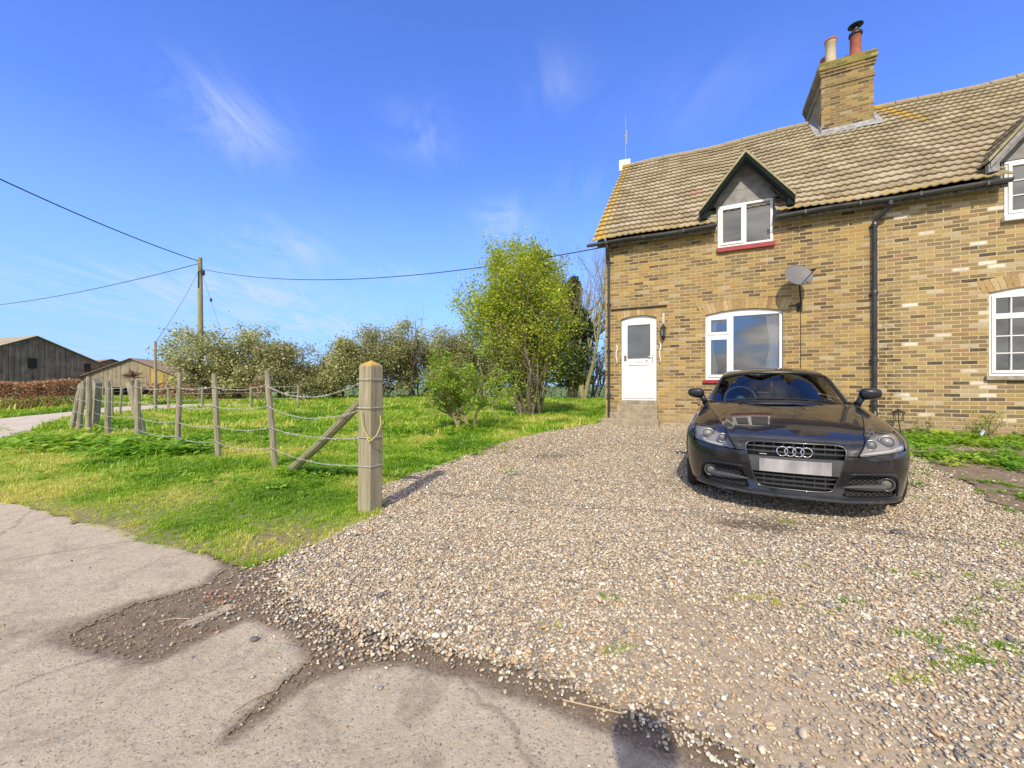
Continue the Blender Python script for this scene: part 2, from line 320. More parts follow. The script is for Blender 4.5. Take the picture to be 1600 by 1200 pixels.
# base ground to the horizon (radial grid)
rr_=np.concatenate([np.linspace(0,40,41),np.geomspace(45,4500,26)]); aa=np.linspace(0,2*np.pi,97)[:-1]
gx=np.outer(rr_,np.cos(aa));gy=np.outer(rr_,np.sin(aa)); gzz=gz(gx,gy)-.05; n_=len(aa)
q=[]; 
for i in range(len(rr_)-1):
    a_=i*n_+np.arange(n_); b_=i*n_+(np.arange(n_)+1)%n_; q.append(np.stack([a_,a_+n_,b_+n_,b_],1))
tag(mesh_np('ground',np.stack([gx.ravel(),gy.ravel(),gzz.ravel()],1),np.concatenate(q)[n_:],GM['field'],smooth=True),kind='structure')
sheet('soil',[(-4.5,-6),(-4.5,3.6),(-1,4.8),(1.5,10),HW(0,.2),HW(12,.2),(14,-6)],GM['soil'],.09,-.003,zfun=lambda x,y:.003*(fnoise(x,y,9)-.8))
# join the fine and the coarse road grids into one sheet
def join_objs(a,b,names=('dirt',)):
    va=np.array([v.co[:] for v in a.data.vertices]);vb=np.array([v.co[:] for v in b.data.vertices]); fa=[tuple(p.vertices) for p in a.data.polygons];fb=[tuple(i+len(va) for i in p.vertices) for p in b.data.polygons]
    da={k:[x.value for x in a.data.attributes[k].data]+[x.value for x in b.data.attributes[k].data] for k in names}
    nm=a.name; m=a.data.materials[0]; bpy.data.objects.remove(a);bpy.data.objects.remove(b)
    o=mesh_np(nm,np.vstack([va,vb]),np.array(fa+fb),m,smooth=True); 
    for k in names: o.data.attributes.new(k,'FLOAT','POINT').data.foreach_set('value',da[k])
    return tag(o,kind='structure')
hump=lambda x,y:.03*(fnoise(x,y,2.2)-.4)*(y<12)
def dryf(x,y):
    d=pdist(x,y,[(-6.6,4.6),(-5.29,4.1),(-4.67,3.91),(-3.61,3.44),(-2.87,3.13),(-2.12,2.8),(-1.5,3.0)],False)
    return .70*np.exp(-d/.16)+  .55*np.exp(-((x+1.8)**2+(y-3.2)**2)/.4)+.38*np.exp(-((x+3.3)**2+(y-4.0)**2)/1.)+.12*(y<9)
LB=(-8.2,2.4,-.8,5.5)
sheet('lawn',LAWN,GM['lawn'],.035,.004,bbox=LB,wob=.07,wscale=7.,attr={'dry':dryf},zfun=hump)
o=sheet('lawn_rest',LAWN,GM['lawn'],.12,.004,wob=.10,wscale=3.,attr={'dry':dryf},zfun=hump,holes=[[(LB[0],LB[1]),(LB[2],LB[1]),(LB[2],LB[3]),(LB[0],LB[3])]])
join_objs(bpy.data.objects['lawn'],o,('dry',))
def dirtf(x,y):
    d=pdist(x,y,SOILPATCH,False); e=pdist(x,y,ROAD[2:11],False)
    band=np.exp(-((y-1.98-.05*np.sin(x*3))/.17)**2)*sm((-x-1.75)/.4)*sm((x+5.2)/1.5)*.30
    band2=.6*np.exp(-((y-1.55-.12*(x+1.6))/.10)**2)*sm((-x-1.0)/.3)*sm((x+4)/1.)*.3
    return .62*np.exp(-d/.045)+.45*np.exp(-e/.06)+band+band2+.25*np.exp(-d/.2)*fnoise(x,y,7)
sheet('road',ROAD,GM['concrete'],.016,.006,bbox=(-7.0,.85,1.7,4.9),wob=.035,wscale=13,attr={'dirt':dirtf},feather=.05)
o=sheet('road',ROAD,GM['concrete'],.06,.006,bbox=(-14,-8,4,9),wob=.05,wscale=6,attr={'dirt':dirtf},feather=.05,holes=[[(-7.0,.85),(1.7,.85),(1.7,4.9),(-7.0,4.9)]])
join_objs(bpy.data.objects['road'],o)
o=sheet('slab_scrap',[(-1.68,1.96),(-1.60,2.0),(-1.53,2.08),(-1.50,2.16),(-1.56,2.20),(-1.60,2.12),(-1.66,2.04)],GM['concrete'],.012,.004,wob=.02,wscale=20,attr={'dirt':lambda x,y:.12+0*x},feather=.03)
join_objs(bpy.data.objects['road'],o)
sheet('farm_track',TRACK,simple('track_surface',(.47,.40,.32),.95,c2=(.57,.50,.41),scale=2.5,bump=.3),.15,.014,wob=.12,wscale=2,attr={'dirt':lambda x,y:.35*np.exp(-pdist(x,y,TRACK)/.25)})
sheet('road_far',[(-60,16),(-13.9,9.0),(-13.9,-8),(-60,-20)],GM['concrete'],1.0,.006,attr={'dirt':lambda x,y:0*x}).name='far_road'
def stainf(x,y):
    s1=np.exp(-(((x-2.06)/.32)**2+((y-3.36+.25*(x-2.06))/.15)**2)**1.5)*1.15; s2=np.exp(-(((x-.6)/.42)**2+((y-6.25)/.32)**2))*.75
    l=pdist(x,y,[(-1.0,4.45),(.3,4.0),(1.2,3.75),(2.0,3.62),(3.2,3.05),(4.5,2.8)],False); s3=np.exp(-(l/.055)**2)*.5
    c1=np.exp(-(((x-.35)/.05)**2+((y-2.44)/.03)**2))
    return s1+s2+s3+c1
BROWN=lambda x,y:np.exp(-(pdist(x,y,SOILPATCH,False)/.35))*.8
sheet('gravel_drive',DRIVE,GM['gravel'],.03,.003,bbox=(-1.9,.9,5,6.5),wob=.09,wscale=7,attr={'dirt':lambda x,y:stainf(x,y)*.8+.9*np.exp(-pdist(x,y,SOILPATCH,False)/.16),'trod':lambda x,y:sm((2.9-y)/1.1)*sm((x+.6)/1.5)},feather=.0)
sheet('gravel_rest',DRIVE,GM['gravel'],.1,.003,wob=.02,attr={'dirt':lambda x,y:stainf(x,y)*.8,'trod':lambda x,y:sm((2.9-y)/1.1)*sm((x+.6)/1.5)},holes=[[(-1.9,.9),(5,.9),(5,6.5),(-1.9,6.5)]])
o=bpy.data.objects['gravel_rest']; join_objs(bpy.data.objects['gravel_drive'],o,('dirt','trod'))
sheet('flower_bed',BED,GM['soil'],.06,.012,wob=.12,wscale=4,zfun=lambda x,y:.03*(fnoise(x,y,5)-.3))
# kerb strip along the lawn edge
def strip(name,pts,w,h,mat,off=0.):
    mb=MB(); P=[Vector((a,b,0)) for a,b in pts]; v=[];f=[]
    for i,p in enumerate(P):
        d=(P[min(i+1,len(P)-1)]-P[max(i-1,0)]).normalized(); n=Vector((-d.y,d.x,0))
        for sx_,zz in ((-w/2,-.03),(-w/2,h),(w/2,h),(w/2,-.03)):
            c=p+n*sx_; v.append((c.x,c.y,gzf(c.x,c.y)+zz+off))
    for i in range(len(P)-1):
        for k in range(3): f.append((i*4+k,i*4+k+1,(i+1)*4+k+1,(i+1)*4+k))
    f+=[(0,1,2,3),tuple(len(v)-4+k for k in (3,2,1,0))]
    return mb.add(v,f).build(name,mat)
kerbm=simple('kerb_stone',(.46,.40,.32),.9,c2=(.30,.26,.19),scale=9,bump=.5,bscale=70)
def resample(P,step):
    out=[]
    for a,b in zip(P[:-1],P[1:]):
        n=max(1,int(math.dist(a,b)/step)); out+=[(a[0]+(b[0]-a[0])*k/n+random.uniform(-.008,.008),a[1]+(b[1]-a[1])*k/n+random.uniform(-.008,.008)) for k in range(n)]
    return out+[P[-1]]
tag(strip('kerb',resample(EDGE[:10],.25),.05,.012,kerbm),'thin weathered concrete edging strip between the lawn and the gravel','kerb',kind='structure')
# ------------------------------------------------------------ pebbles
def ico_stone(seed):
    bm=bmesh.new(); bmesh.ops.create_icosphere(bm,subdivisions=2,radius=1); r=np.random.default_rng(seed); o_=r.random(3)*9; sc=(1,r.uniform(.65,.9),r.uniform(.42,.62))
    pl_=[Vector(r.normal(size=3)).normalized() for _ in range(7)]
    for v in bm.verts:
        for n in pl_:
            d=v.co.dot(n)
            if d>.78: v.co-=n*(d-.78)
        v.co=Vector((v.co.x*sc[0],v.co.y*sc[1],v.co.z*sc[2]))
    me=bpy.data.meshes.new('pebble'); bm.to_mesh(me); bm.free(); me.polygons.foreach_set('use_smooth',np.ones(len(me.polygons),bool)); me.materials.append(GM['pebble'])
    o=bpy.data.objects.new('pebble',me); COL.objects.link(o); return o
peb=proto_coll('pebble_kinds',[ico_stone(s) for s in range(6)])
def samp(x0,y0,x1,y1,dens):
    n=int((x1-x0)*(y1-y0)*dens); return rng.uniform(x0,x1,n),rng.uniform(y0,y1,n)
PX=[];PY=[];PS=[]
def vis(x,y,m=.12): return (np.abs(x)<(1.34+m)*np.maximum(y,.1)+.1)&(y>.95)
for (a,b,c,d,dn,s) in [(-3.2,.95,6,2.6,9000,.80),(-2.6,2.6,6.5,4.2,6500,.86),(-2.2,4.2,8,6.5,2900,1.02),(-2,6.5,7.6,10.3,1250,1.2)]:
    x,y=samp(a,b,c,d,dn); k=vis(x,y); x,y=x[k],y[k]
    ins=inpoly(x,y,DRIVE); dd=pdist(x,y,DRIVE); nz=fnoise(x,y,3.5)
    pr=np.where(ins,1.,np.exp(-dd/np.where(x>-.5,.05,.14))*.7); 
    pr=pr*(1-.9*inpoly(x,y,LAWN)*(1-np.exp(-dd/.05)))*(1-inpoly(x,y,BED)*.8)
    inroad=inpoly(x,y,ROAD)&~ins; pr=np.where(inroad,np.exp(-dd/np.where(x>-.5,.04,.10))*.3+.0010,pr)
    low=sm((2.9-y)/1.1)*sm((x+.6)/1.5); pr=pr*np.where(ins,1-low*.55*sm((fnoise(x,y,1.7)-.3)/.3),1)      # thin, trodden part by the road
    pr=pr*(1-.30*sm((fnoise(x+7,y+3,.8)-.48)/.12)*(y<7))
    pr=pr*(1-.75*np.clip(stainf(x,y)*np.where(nz>.4,1,.5),0,1)*.8)
    k=rng.random(len(x))<pr; PX.append(x[k]);PY.append(y[k]); PS.append(np.full(k.sum(),s))
px_,py_,ps_=map(np.concatenate,(PX,PY,PS)); n=len(px_)
nb_=pdist(px_,py_,SOILPATCH[20:],False)
sz=ps_*(1+np.where(py_<1.75,.05,.35)*np.exp(-(nb_/.28)**2)*(rng.random(n)<.6))*np.exp(rng.normal(0,.30,n))*.0084*np.where(rng.random(n)<.03,1.45,1.); st=stainf(px_,py_)
pz=gz(px_,py_)+.003+sz*.22+rng.random(n)*sz*.8
tint=np.clip(rng.random(n)*.999,0,.999)+np.where(rng.random(n)<np.clip(st*.9,0,.8),1.,0)
scatter('gravel_stones',np.stack([px_,py_,pz],1),np.stack([rng.normal(0,.35,n),rng.normal(0,.35,n),rng.random(n)*6.28],1),np.stack([sz]*3,1),rng.integers(0,6,n),tint,peb,'loose pinkish, tan and grey pebbles covering the gravel drive','gravel')
# crumbs and chippings on the concrete
x,y=samp(-5,.95,2,4.2,620); k=vis(x,y)&inpoly(x,y,ROAD); x,y=x[k],y[k]; k=rng.random(len(x))<(.12+.9*np.clip(dirtf(x,y),0,1)); x,y=x[k],y[k]
x2,y2=samp(-2.3,1.3,.8,2.7,2600); k=inpoly(x2,y2,SOILPATCH+[(0,2.),(-1.2,2.5)]); x,y=np.r_[x,x2[k]],np.r_[y,y2[k]]; n=len(x)
s_=np.exp(rng.normal(0,.45,n))*.0032; 
scatter('grit',np.stack([x,y,gz(x,y)+.006],1),np.stack([rng.random(n)*6,rng.random(n)*6,rng.random(n)*6],1),np.stack([s_]*3,1),rng.integers(0,6,n),rng.random(n)*.7+np.where(rng.random(n)<.6,1.,0),peb,'fine grit and chippings strewn over the worn concrete','grit')
# ------------------------------------------------------------ grass
def leafmat(name,c1,c2,c3=None,trans=.35,inst=True,scale=None):
    m,t=newmat(name)
    f=t.add('ShaderNodeAttribute',attribute_name='tint',attribute_type='INSTANCER').outputs['Fac'] if inst else t.geo.outputs['Random Per Island']
    if inst: f=t.math('ADD',f,t.math('MULTIPLY',t.math('SUBTRACT',t.geo.outputs['Random Per Island'],.5),.35))
    c=t.ramp(f,[(0.,c1),(.55,c2),(1.,c3 or c2)])
    t.n.remove(t.p); d=t.add('ShaderNodeBsdfDiffuse',{'Color':c}); tr=t.add('ShaderNodeBsdfTranslucent',{'Color':t.mix(.5,c,t.mix(1.,c,(1.15,1.2,.45),'MULTIPLY'))}); g=t.add('ShaderNodeBsdfGlossy',{'Color':(.9,.95,.8,1),'Roughness':.45})
    mx=t.add('ShaderNodeMixShader',{0:trans,1:d.outputs[0],2:tr.outputs[0]}); mg=t.add('ShaderNodeMixShader',{0:.04,1:mx.outputs[0],2:g.outputs[0]}); t.l.new(mg.outputs[0],t.out.inputs[0]); return m
grassm=leafmat('grass_blade',(.09,.24,.012),(.32,.51,.025),(.70,.65,.18),.42)
def tuft(seed,n=16,spread=.05,h=.06,wd=.0045,name='tuft'):
    r=np.random.default_rng(seed); mb=MB()
    for _ in range(n):
        a=r.random()*6.28; rad=spread*math.sqrt(r.random()); x,y=rad*math.cos(a),rad*math.sin(a); an=r.random()*6.28; le=h*r.uniform(.55,1.15); bend=r.uniform(.15,.9)*le
        dx,dy=math.cos(an),math.sin(an); w=wd*r.uniform(.7,1.2); px,py=-dy*w,dx*w
        mb.add([(x-px,y-py,0),(x+px,y+py,0),(x+px*.8+dx*bend*.35,y+py*.8+dy*bend*.35,le*.6),(x-px*.8+dx*bend*.35,y-py*.8+dy*bend*.35,le*.6),(x+dx*bend,y+dy*bend,le)],[(0,1,2,3),(3,2,4)])
    return mb.build(name,grassm)
tc=proto_coll('grass_kinds',[tuft(s) for s in range(5)])
gx_,gy_,gs_=[],[],[]
for (a,b,c,d,dn,s) in [(-7,2.6,0,5.,1500,.50),(-12,5.,2,8.5,480,.85),(-20,8.5,3.5,15,90,1.9),(-30,15,9,29,22,3.2)]:
    x,y=samp(a,b,c,d,dn); k=vis(x,y,.1)&inpoly(x,y,LAWN)&~inpoly(x,y,TRACK)&~inpoly(x,y,DRIVE); x,y=x[k],y[k]
    dr=dryf(x,y); nz=fnoise(x+5,y,1.6,4); k=rng.random(len(x))<np.clip(1.2-dr*.6+(nz-.5)*1.0,.62,1); gx_.append(x[k]);gy_.append(y[k]);gs_.append(np.full(k.sum(),s))
# sparse blades in the trodden part of the gravel
for (cx,cy,rx,ry,nn) in [(2.1,1.85,.55,.3,260),(2.7,2.15,.8,.35,200),(.6,2.15,.9,.25,22),(3.3,2.7,1.2,.5,90),(1.5,2.3,.9,.3,35),(4.2,4.2,.5,.5,50)]:
    cl=max(3,nn//14); ccx=rng.normal(cx,rx*.6,cl); ccy=rng.normal(cy,ry*.6,cl); w_=rng.integers(0,cl,nn)
    gx_.append(ccx[w_]+rng.normal(0,.05,nn)); gy_.append(ccy[w_]+rng.normal(0,.022,nn)); gs_.append(np.full(nn,.35))
x,y,s=map(np.concatenate,(gx_,gy_,gs_)); n=len(x); nz=fnoise(x,y,1.3,4); dr=dryf(x,y)*(x<0)
tint=np.clip(.44+(nz-.5)*1.6+np.clip(dr-.2,0,1)*.55+rng.normal(0,.13,n)+.02*(y>5),0,1)
big=np.where((fnoise(x+3,y+8,2.6)>.60)&(x<0),1.5,1.)*np.clip(1-np.clip(dr,0,1)*.45,.5,1)
sc_=s*big*np.exp(rng.normal(0,.2,n)); zz=gz(x,y)+np.where(x<1.5,hump(x,y),0)-.002
scatter('grass',np.stack([x,y,zz],1),np.stack([rng.normal(0,.12,n),rng.normal(0,.12,n),rng.random(n)*6.28],1),np.stack([sc_,sc_,sc_*np.where(s>1.5,.75,1.)],1),rng.integers(0,5,n),tint,tc,'bright spring grass of the lawn, verge and gravel gaps','grass')
# broad leaved weeds: along the fence foot, in the bed
weedm=leafmat('weed_leaf',(.09,.26,.015),(.24,.46,.035),(.46,.56,.08),.4)
def clump(seed,n=26,r0=.10,h=.10,ls=.028):
    r=np.random.default_rng(seed+50); mb=MB()
    for _ in range(n):
        a=r.random()*6.28; rad=r0*math.sqrt(r.random()); z=h*r.uniform(.25,1)*(1-.5*(rad/r0)**2); c=Vector((rad*math.cos(a),rad*math.sin(a),z)); an=r.random()*6.28
        u=Vector((math.cos(an),math.sin(an),r.uniform(-.45,.35))).normalized(); w=Vector((-math.sin(an),math.cos(an),r.uniform(-.3,.3))).normalized(); l=ls*r.uniform(.6,1.3)
        mb.add([c-u*l,c-u*l*.1+w*l*.6+Vector((0,0,l*.12)),c+u*l,c-u*l*.1-w*l*.6+Vector((0,0,l*.12))],[(0,1,2),(0,2,3)])
    return mb.build('leaf_clump',weedm)
wc=proto_coll('leaf_clump_kinds',[clump(s) for s in range(4)])
wx_,wy_,ws_=[],[],[]
x,y=samp(4.2,1.5,16,9,75); k=inpoly(x,y,BED)&vis(x,y,.2); x,y=x[k],y[k]
sdist=-((x-2.457)*.4305+(y-10.432)*.9026)     # distance in front of the wall
nz=fnoise(x,y,1.5,3); pr=np.where(sdist<1.75,.95,np.where((sdist<2.35),.12,np.clip((nz-.40)*6,0,.9)))*np.where(sdist<.25,.4,1)
k=rng.random(len(x))<pr; wx_.append(x[k]);wy_.append(y[k]);ws_.append(np.where(y[k]<4.6,.62,1.05))
x,y=samp(4.4,3,7.6,8.3,9); k=~inpoly(x,y,BED)&(pdist(x,y,BED)<.55); wx_.append(x[k]);wy_.append(y[k]);ws_.append(np.full(k.sum(),.7))
for (cx,cy,rx,ry,nn,ss) in [(-7.2,7.2,1.6,.45,210,1.7),(-5.7,6.3,.8,.3,100,1.6),(-9.4,8.2,.9,.35,60,1.3),(-2.4,5.15,.5,.2,50,.9),(-3.2,4.7,1.2,.4,40,.8),(-4.,5.,2,.7,50,.8),(-1.9,8.9,1.3,.6,150,1.2),(-1.,6.9,.9,.8,90,.8),(2.3,10.15,.12,.1,12,.8),(-8,12,4,2,120,1.2),(-5,9,3,2,120,1.),(-2,23,7,1.5,200,2.2),(-13,20.2,3,.6,90,2.4)]:
    wx_.append(rng.normal(cx,rx*.6,nn));wy_.append(rng.normal(cy,ry*.6,nn));ws_.append(np.full(nn,ss))
x,y,s=map(np.concatenate,(wx_,wy_,ws_)); n=len(x); s=s*np.exp(rng.normal(0,.25,n))
scatter('leafy_ground_cover',np.stack([x,y,gz(x,y)],1),np.stack([rng.normal(0,.1,n),rng.normal(0,.1,n),rng.random(n)*6.28],1),np.stack([s]*3,1),rng.integers(0,4,n),np.clip(rng.normal(.5,.22,n),0,1),wc,'low leafy green weeds carpeting the bed and fence foot','ground cover')
# ------------------------------------------------------------ building materials
def brickmat(name,stops,mort=(.60,.50,.33),stain=False,isl=False):
    m,t=newmat(name); co=t.tc.outputs['Object']; uv=t.tc.outputs['UV']
    if isl:
        f=t.geo.outputs['Random Per Island']; c=t.mix(t.ramp(t.noise(co,30,6,.8),[(.45,0.),(.7,.6)]),t.ramp(f,stops),(.15,.10,.06)); c=t.mix(t.ramp(t.noise(co,18,6,.8),[(.5,0.),(.7,.5)]),c,(.58,.48,.30)); h=t.noise(co,60,5)
    else:
        w=t.vm('SCALE',t.vm('SUBTRACT',t.noise(uv,9,4,out='Color'),(.5,.5,.5)).outputs[0],.006).outputs[0]; vv=t.vm('ADD',uv,w)
        w2=t.vm('SCALE',t.vm('SUBTRACT',t.noise(uv,1.1,2,out='Color'),(.5,.5,.5)).outputs[0],.03).outputs[0]; vv=t.vm('ADD',vv,w2)
        b=t.add('ShaderNodeTexBrick',{'Vector':vv,'Color1':(0,0,0,1),'Color2':(1,1,1,1),'Mortar':(.5,.5,.5,1),'Scale':1.,'Mortar Size':.0095,'Mortar Smooth':.25,'Bias':0.,'Brick Width':.24,'Row Height':.077},offset=.5,squash=1.)
        c=t.ramp(t.add('ShaderNodeSeparateColor',{0:b.outputs['Color']}).outputs[0],stops)
        c=t.mix(t.ramp(t.noise(uv,22,7,.8),[(.46,.0),(.74,.45)]),c,(.46,.33,.12)); c=t.mix(t.ramp(t.noise(uv,42,5,.8),[(.50,0.),(.7,.7)]),c,(.10,.065,.045))
        c=t.mix(t.ramp(t.noise(uv,75,4,.8),[(.58,0.),(.7,.5)]),c,(.66,.56,.40))
        mo=t.mix(t.noise(uv,12,4),mort,(mort[0]*.72,mort[1]*.68,mort[2]*.6)); c=t.mix(t.math('MULTIPLY',b.outputs['Fac'],t.ramp(t.noise(uv,3.5,4,.7),[(.3,.55),(.6,1.)])),c,mo)
        h=t.math('ADD',t.math('MULTIPLY',b.outputs['Fac'],-1.),t.math('MULTIPLY',t.noise(uv,55,6,.7),.9))
    c=t.mix(t.ramp(t.noise(co,.9,5,.6),[(.5,0.),(.8,.15)]),c,(.46,.35,.19)); c=t.mix(t.ramp(t.noise(co,1.7,6,.7),[(.52,0.),(.8,.45)]),c,(.17,.13,.09))
    if stain:
        s=t.add('ShaderNodeSeparateXYZ',{0:co}); d=t.math('ABSOLUTE',t.math('SUBTRACT',s.outputs[0],5.66)); k=t.math('MULTIPLY',t.ramp(d,[(.06,1.),(.30,0.)]),t.ramp(t.math('MULTIPLY',s.outputs[2],.1),[(.27,1.),(.34,.25),(.5,.0)]))
        k=t.math('MULTIPLY',k,t.math('MULTIPLY',t.math('SUBTRACT',1.,b.outputs['Fac']),t.ramp(t.noise(co,5,4),[(.40,.0),(.62,.8)]))); 
        s2=t.ramp(t.math('MULTIPLY',s.outputs[2],.1),[(.0,1.),(.036,.9),(.07,0.)]); c=t.mix(t.math('MULTIPLY',s2,t.ramp(t.noise(co,6,5,.7),[(.3,.9),(.7,.2)])),c,(.42,.34,.22))
        c=t.mix(k,c,(.035,.03,.028))
    t.set(t.p,'Base Color',c); t.set(t.p,'Roughness',.92); t.set(t.p,'Specular IOR Level',.2); t.set(t.p,'Normal',t.bump(h,.85,.010)); return m
STOCK=[(0.,(.07,.05,.04)),(.08,(.13,.09,.055)),(.16,(.25,.17,.07)),(.26,(.43,.305,.105)),(.36,(.19,.14,.075)),(.47,(.50,.355,.125)),(.58,(.26,.19,.085)),(.68,(.15,.115,.075)),(.77,(.47,.29,.09)),(.86,(.25,.14,.085)),(.93,(.36,.28,.15)),(1.,(.48,.40,.27))]
STOCK2=[(0.,(.05,.048,.045)),(.08,(.15,.115,.075)),(.16,(.30,.21,.09)),(.27,(.45,.34,.14)),(.38,(.21,.165,.10)),(.50,(.50,.37,.16)),(.60,(.18,.145,.09)),(.71,(.42,.29,.12)),(.80,(.32,.18,.11)),(.88,(.44,.36,.22)),(.93,(.52,.44,.32)),(.955,(.76,.71,.62)),(1.,(.80,.76,.68))]
brick=brickmat('stock_brick',STOCK,stain=True); brick2=brickmat('stock_brick_patched',STOCK2,mort=(.66,.55,.37),stain=True); brickd=brickmat('chimney_brick',[(p,tuple(v*.82 for v in c)) for p,c in STOCK],mort=(.40,.34,.22)); archm=brickmat('arch_brick',[(0,(.28,.17,.09)),(.4,(.50,.36,.15)),(.75,(.40,.26,.12)),(1,(.58,.47,.27))],isl=True)
def tilemat():
    m,t=newmat('roof_tile'); co=t.tc.outputs['Object']; uv=t.tc.outputs['UV']
    w=t.add('ShaderNodeTexBrick',{'Vector':uv,'Color1':(0,0,0,1),'Color2':(1,1,1,1),'Mortar':(0,0,0,1),'Scale':1.,'Mortar Size':.0,'Brick Width':.33,'Row Height':.272},offset=.5)
    f=t.add('ShaderNodeSeparateColor',{0:w.outputs['Color']}).outputs[0]
    c=t.ramp(f,[(0.,(.22,.175,.11)),(.5,(.34,.28,.185)),(.99,(.44,.385,.285)),(.996,(.38,.18,.15)),(1.,(.38,.18,.15))])
    c=t.mix(t.ramp(t.noise(co,20,6,.7),[(.38,0.),(.7,.65)]),c,(.48,.42,.31)); c=t.mix(t.ramp(t.noise(co,38,6,.8),[(.54,0.),(.70,.6)]),c,(.15,.125,.07))
    c=t.mix(t.ramp(t.noise(co,2.2,6,.72),[(.52,0.),(.78,.45)]),c,(.34,.27,.11))
    s=t.add('ShaderNodeSeparateXYZ',{0:co}); ed=t.ramp(t.math('ABSOLUTE',t.math('ADD',s.outputs[0],.25)),[(.0,.95),(.13,.55),(.5,0.)]); lo=t.math('MULTIPLY',t.ramp(t.math('MULTIPLY',s.outputs[2],.1),[(.495,1.),(.535,0.)]),.45)
    s3=t.ramp(t.math('ABSOLUTE',t.math('SUBTRACT',t.math('ADD',s.outputs[0],t.math('MULTIPLY',s.outputs[2],.45)),10.62)),[(.0,.8),(.25,0.)]); s3=t.math('MULTIPLY',s3,t.ramp(t.math('MULTIPLY',s.outputs[2],.1),[(.72,0.),(.8,1.)]))
    k=t.math('ADD',t.math('ADD',ed,lo),s3); k=t.math('ADD',t.math('MULTIPLY',k,.36),t.math('SUBTRACT',t.noise(co,11,7,.8),.62)); c=t.mix(t.ramp(k,[(.0,0.),(.10,.8)]),c,(.50,.33,.05))
    t.set(t.p,'Base Color',c); t.set(t.p,'Roughness',.95); t.set(t.p,'Specular IOR Level',.2); t.set(t.p,'Normal',t.bump(t.noise(co,50,5,.7),.6,.008)); return m
tile=tilemat()
upvc=simple('white_upvc',(.80,.80,.81),.35); upvc2=simple('white_painted_wood',(.76,.76,.77),.45); redsill=simple('red_sill_paint',(.36,.028,.035),.5,c2=(.25,.02,.025))
blackpl=simple('black_plastic_pipe',(.022,.022,.026),.35,c2=(.05,.05,.055),scale=5); gutm=simple('grey_plastic_gutter',(.055,.055,.062),.4,c2=(.10,.10,.11),scale=4); darkwood=simple('dark_peeling_board',(.035,.045,.045),.75,c2=(.22,.2,.18),scale=22,bump=.3)
lead=simple('lead_flashing',(.22,.225,.24),.65,metal=.2,c2=(.40,.41,.43),scale=7); greyboard=simple('grey_slate_panel',(.20,.195,.20),.8,c2=(.33,.32,.315),scale=5,bump=.2); dgreen=simple('dark_green_paint',(.004,.009,.008),.85,c2=(.014,.02,.019),scale=30,spec=.15)
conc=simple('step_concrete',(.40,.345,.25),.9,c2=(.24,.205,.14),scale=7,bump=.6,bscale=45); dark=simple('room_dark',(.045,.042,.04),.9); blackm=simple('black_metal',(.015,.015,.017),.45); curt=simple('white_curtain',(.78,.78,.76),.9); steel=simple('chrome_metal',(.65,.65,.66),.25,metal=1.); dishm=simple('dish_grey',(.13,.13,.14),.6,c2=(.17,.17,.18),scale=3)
cream=simple('cream_chimney_pot',(.62,.52,.36),.8,c2=(.50,.40,.26),scale=6); terra=simple('red_clay_pot',(.40,.12,.08),.8,c2=(.28,.09,.06),scale=6); buff=simple('buff_pot',(.42,.30,.16),.85,c2=(.30,.2,.1)); lichen=simple('lichen_mortar',(.30,.27,.10),.95,c2=(.14,.13,.09),scale=9,bump=.6); greywhite=simple('pale_box',(.70,.70,.66),.5); cedge=simple('trim_white',(.7,.7,.7),.5)
def glassmat(name,tint=(.55,.6,.62),ior=1.55,extra=.10,rough=0.):
    m,t=newmat(name); t.n.remove(t.p); fr=t.add('ShaderNodeFresnel',{'IOR':ior}); g=t.add('ShaderNodeBsdfGlossy',{'Color':(1,1,1,1),'Roughness':rough}); tr=t.add('ShaderNodeBsdfTransparent',{'Color':(*tint,1)})
    mx=t.add('ShaderNodeMixShader',{0:t.math('ADD',fr.outputs[0],extra,clamp=True),1:tr.outputs[0],2:g.outputs[0]}); t.l.new(mx.outputs[0],t.out.inputs[0]); return m
glass=glassmat('window_glass',(.88,.90,.90),extra=.17)
dglass=simple('obscured_door_glass',(.085,.095,.105),.28,c2=(.12,.135,.145),scale=4,spec=.9)
# ------------------------------------------------------------ the brick house (pair of cottages), local x along the front, y into it
EAVE=4.92; RIDGE=8.84; TR_=3.7; SL=(RIDGE-4.95)/(TR_+.28); LEN=11.0
HOUSE=thing('brick_house',(2.457,10.432,0),R(-25.5),'two-storey yellow stock brick cottage pair with tiled roof, gabled dormers and brick chimney','house')
OPEN=[(.40,1.27,.85,2.93,.075),(2.36,3.90,1.34,2.89,.09),(7.10,8.64,1.37,2.94,.09),(9.75,10.6,.85,2.90,.10),(2.62,3.71,4.40,9.,0),(7.29,8.38,4.28,9.,0)]
def archz(o,s):
    if not o[4]: return o[3]
    c=(o[0]+o[1])/2;h=(o[1]-o[0])/2; return o[3]+o[4]*(1-((s-c)/h)**2)
br=sorted(set([0.,LEN,5.45]+[round(o[0]+(o[1]-o[0])*k/12,4) for o in OPEN for k in range(13)]))
mb=MB(); TOP=5.02
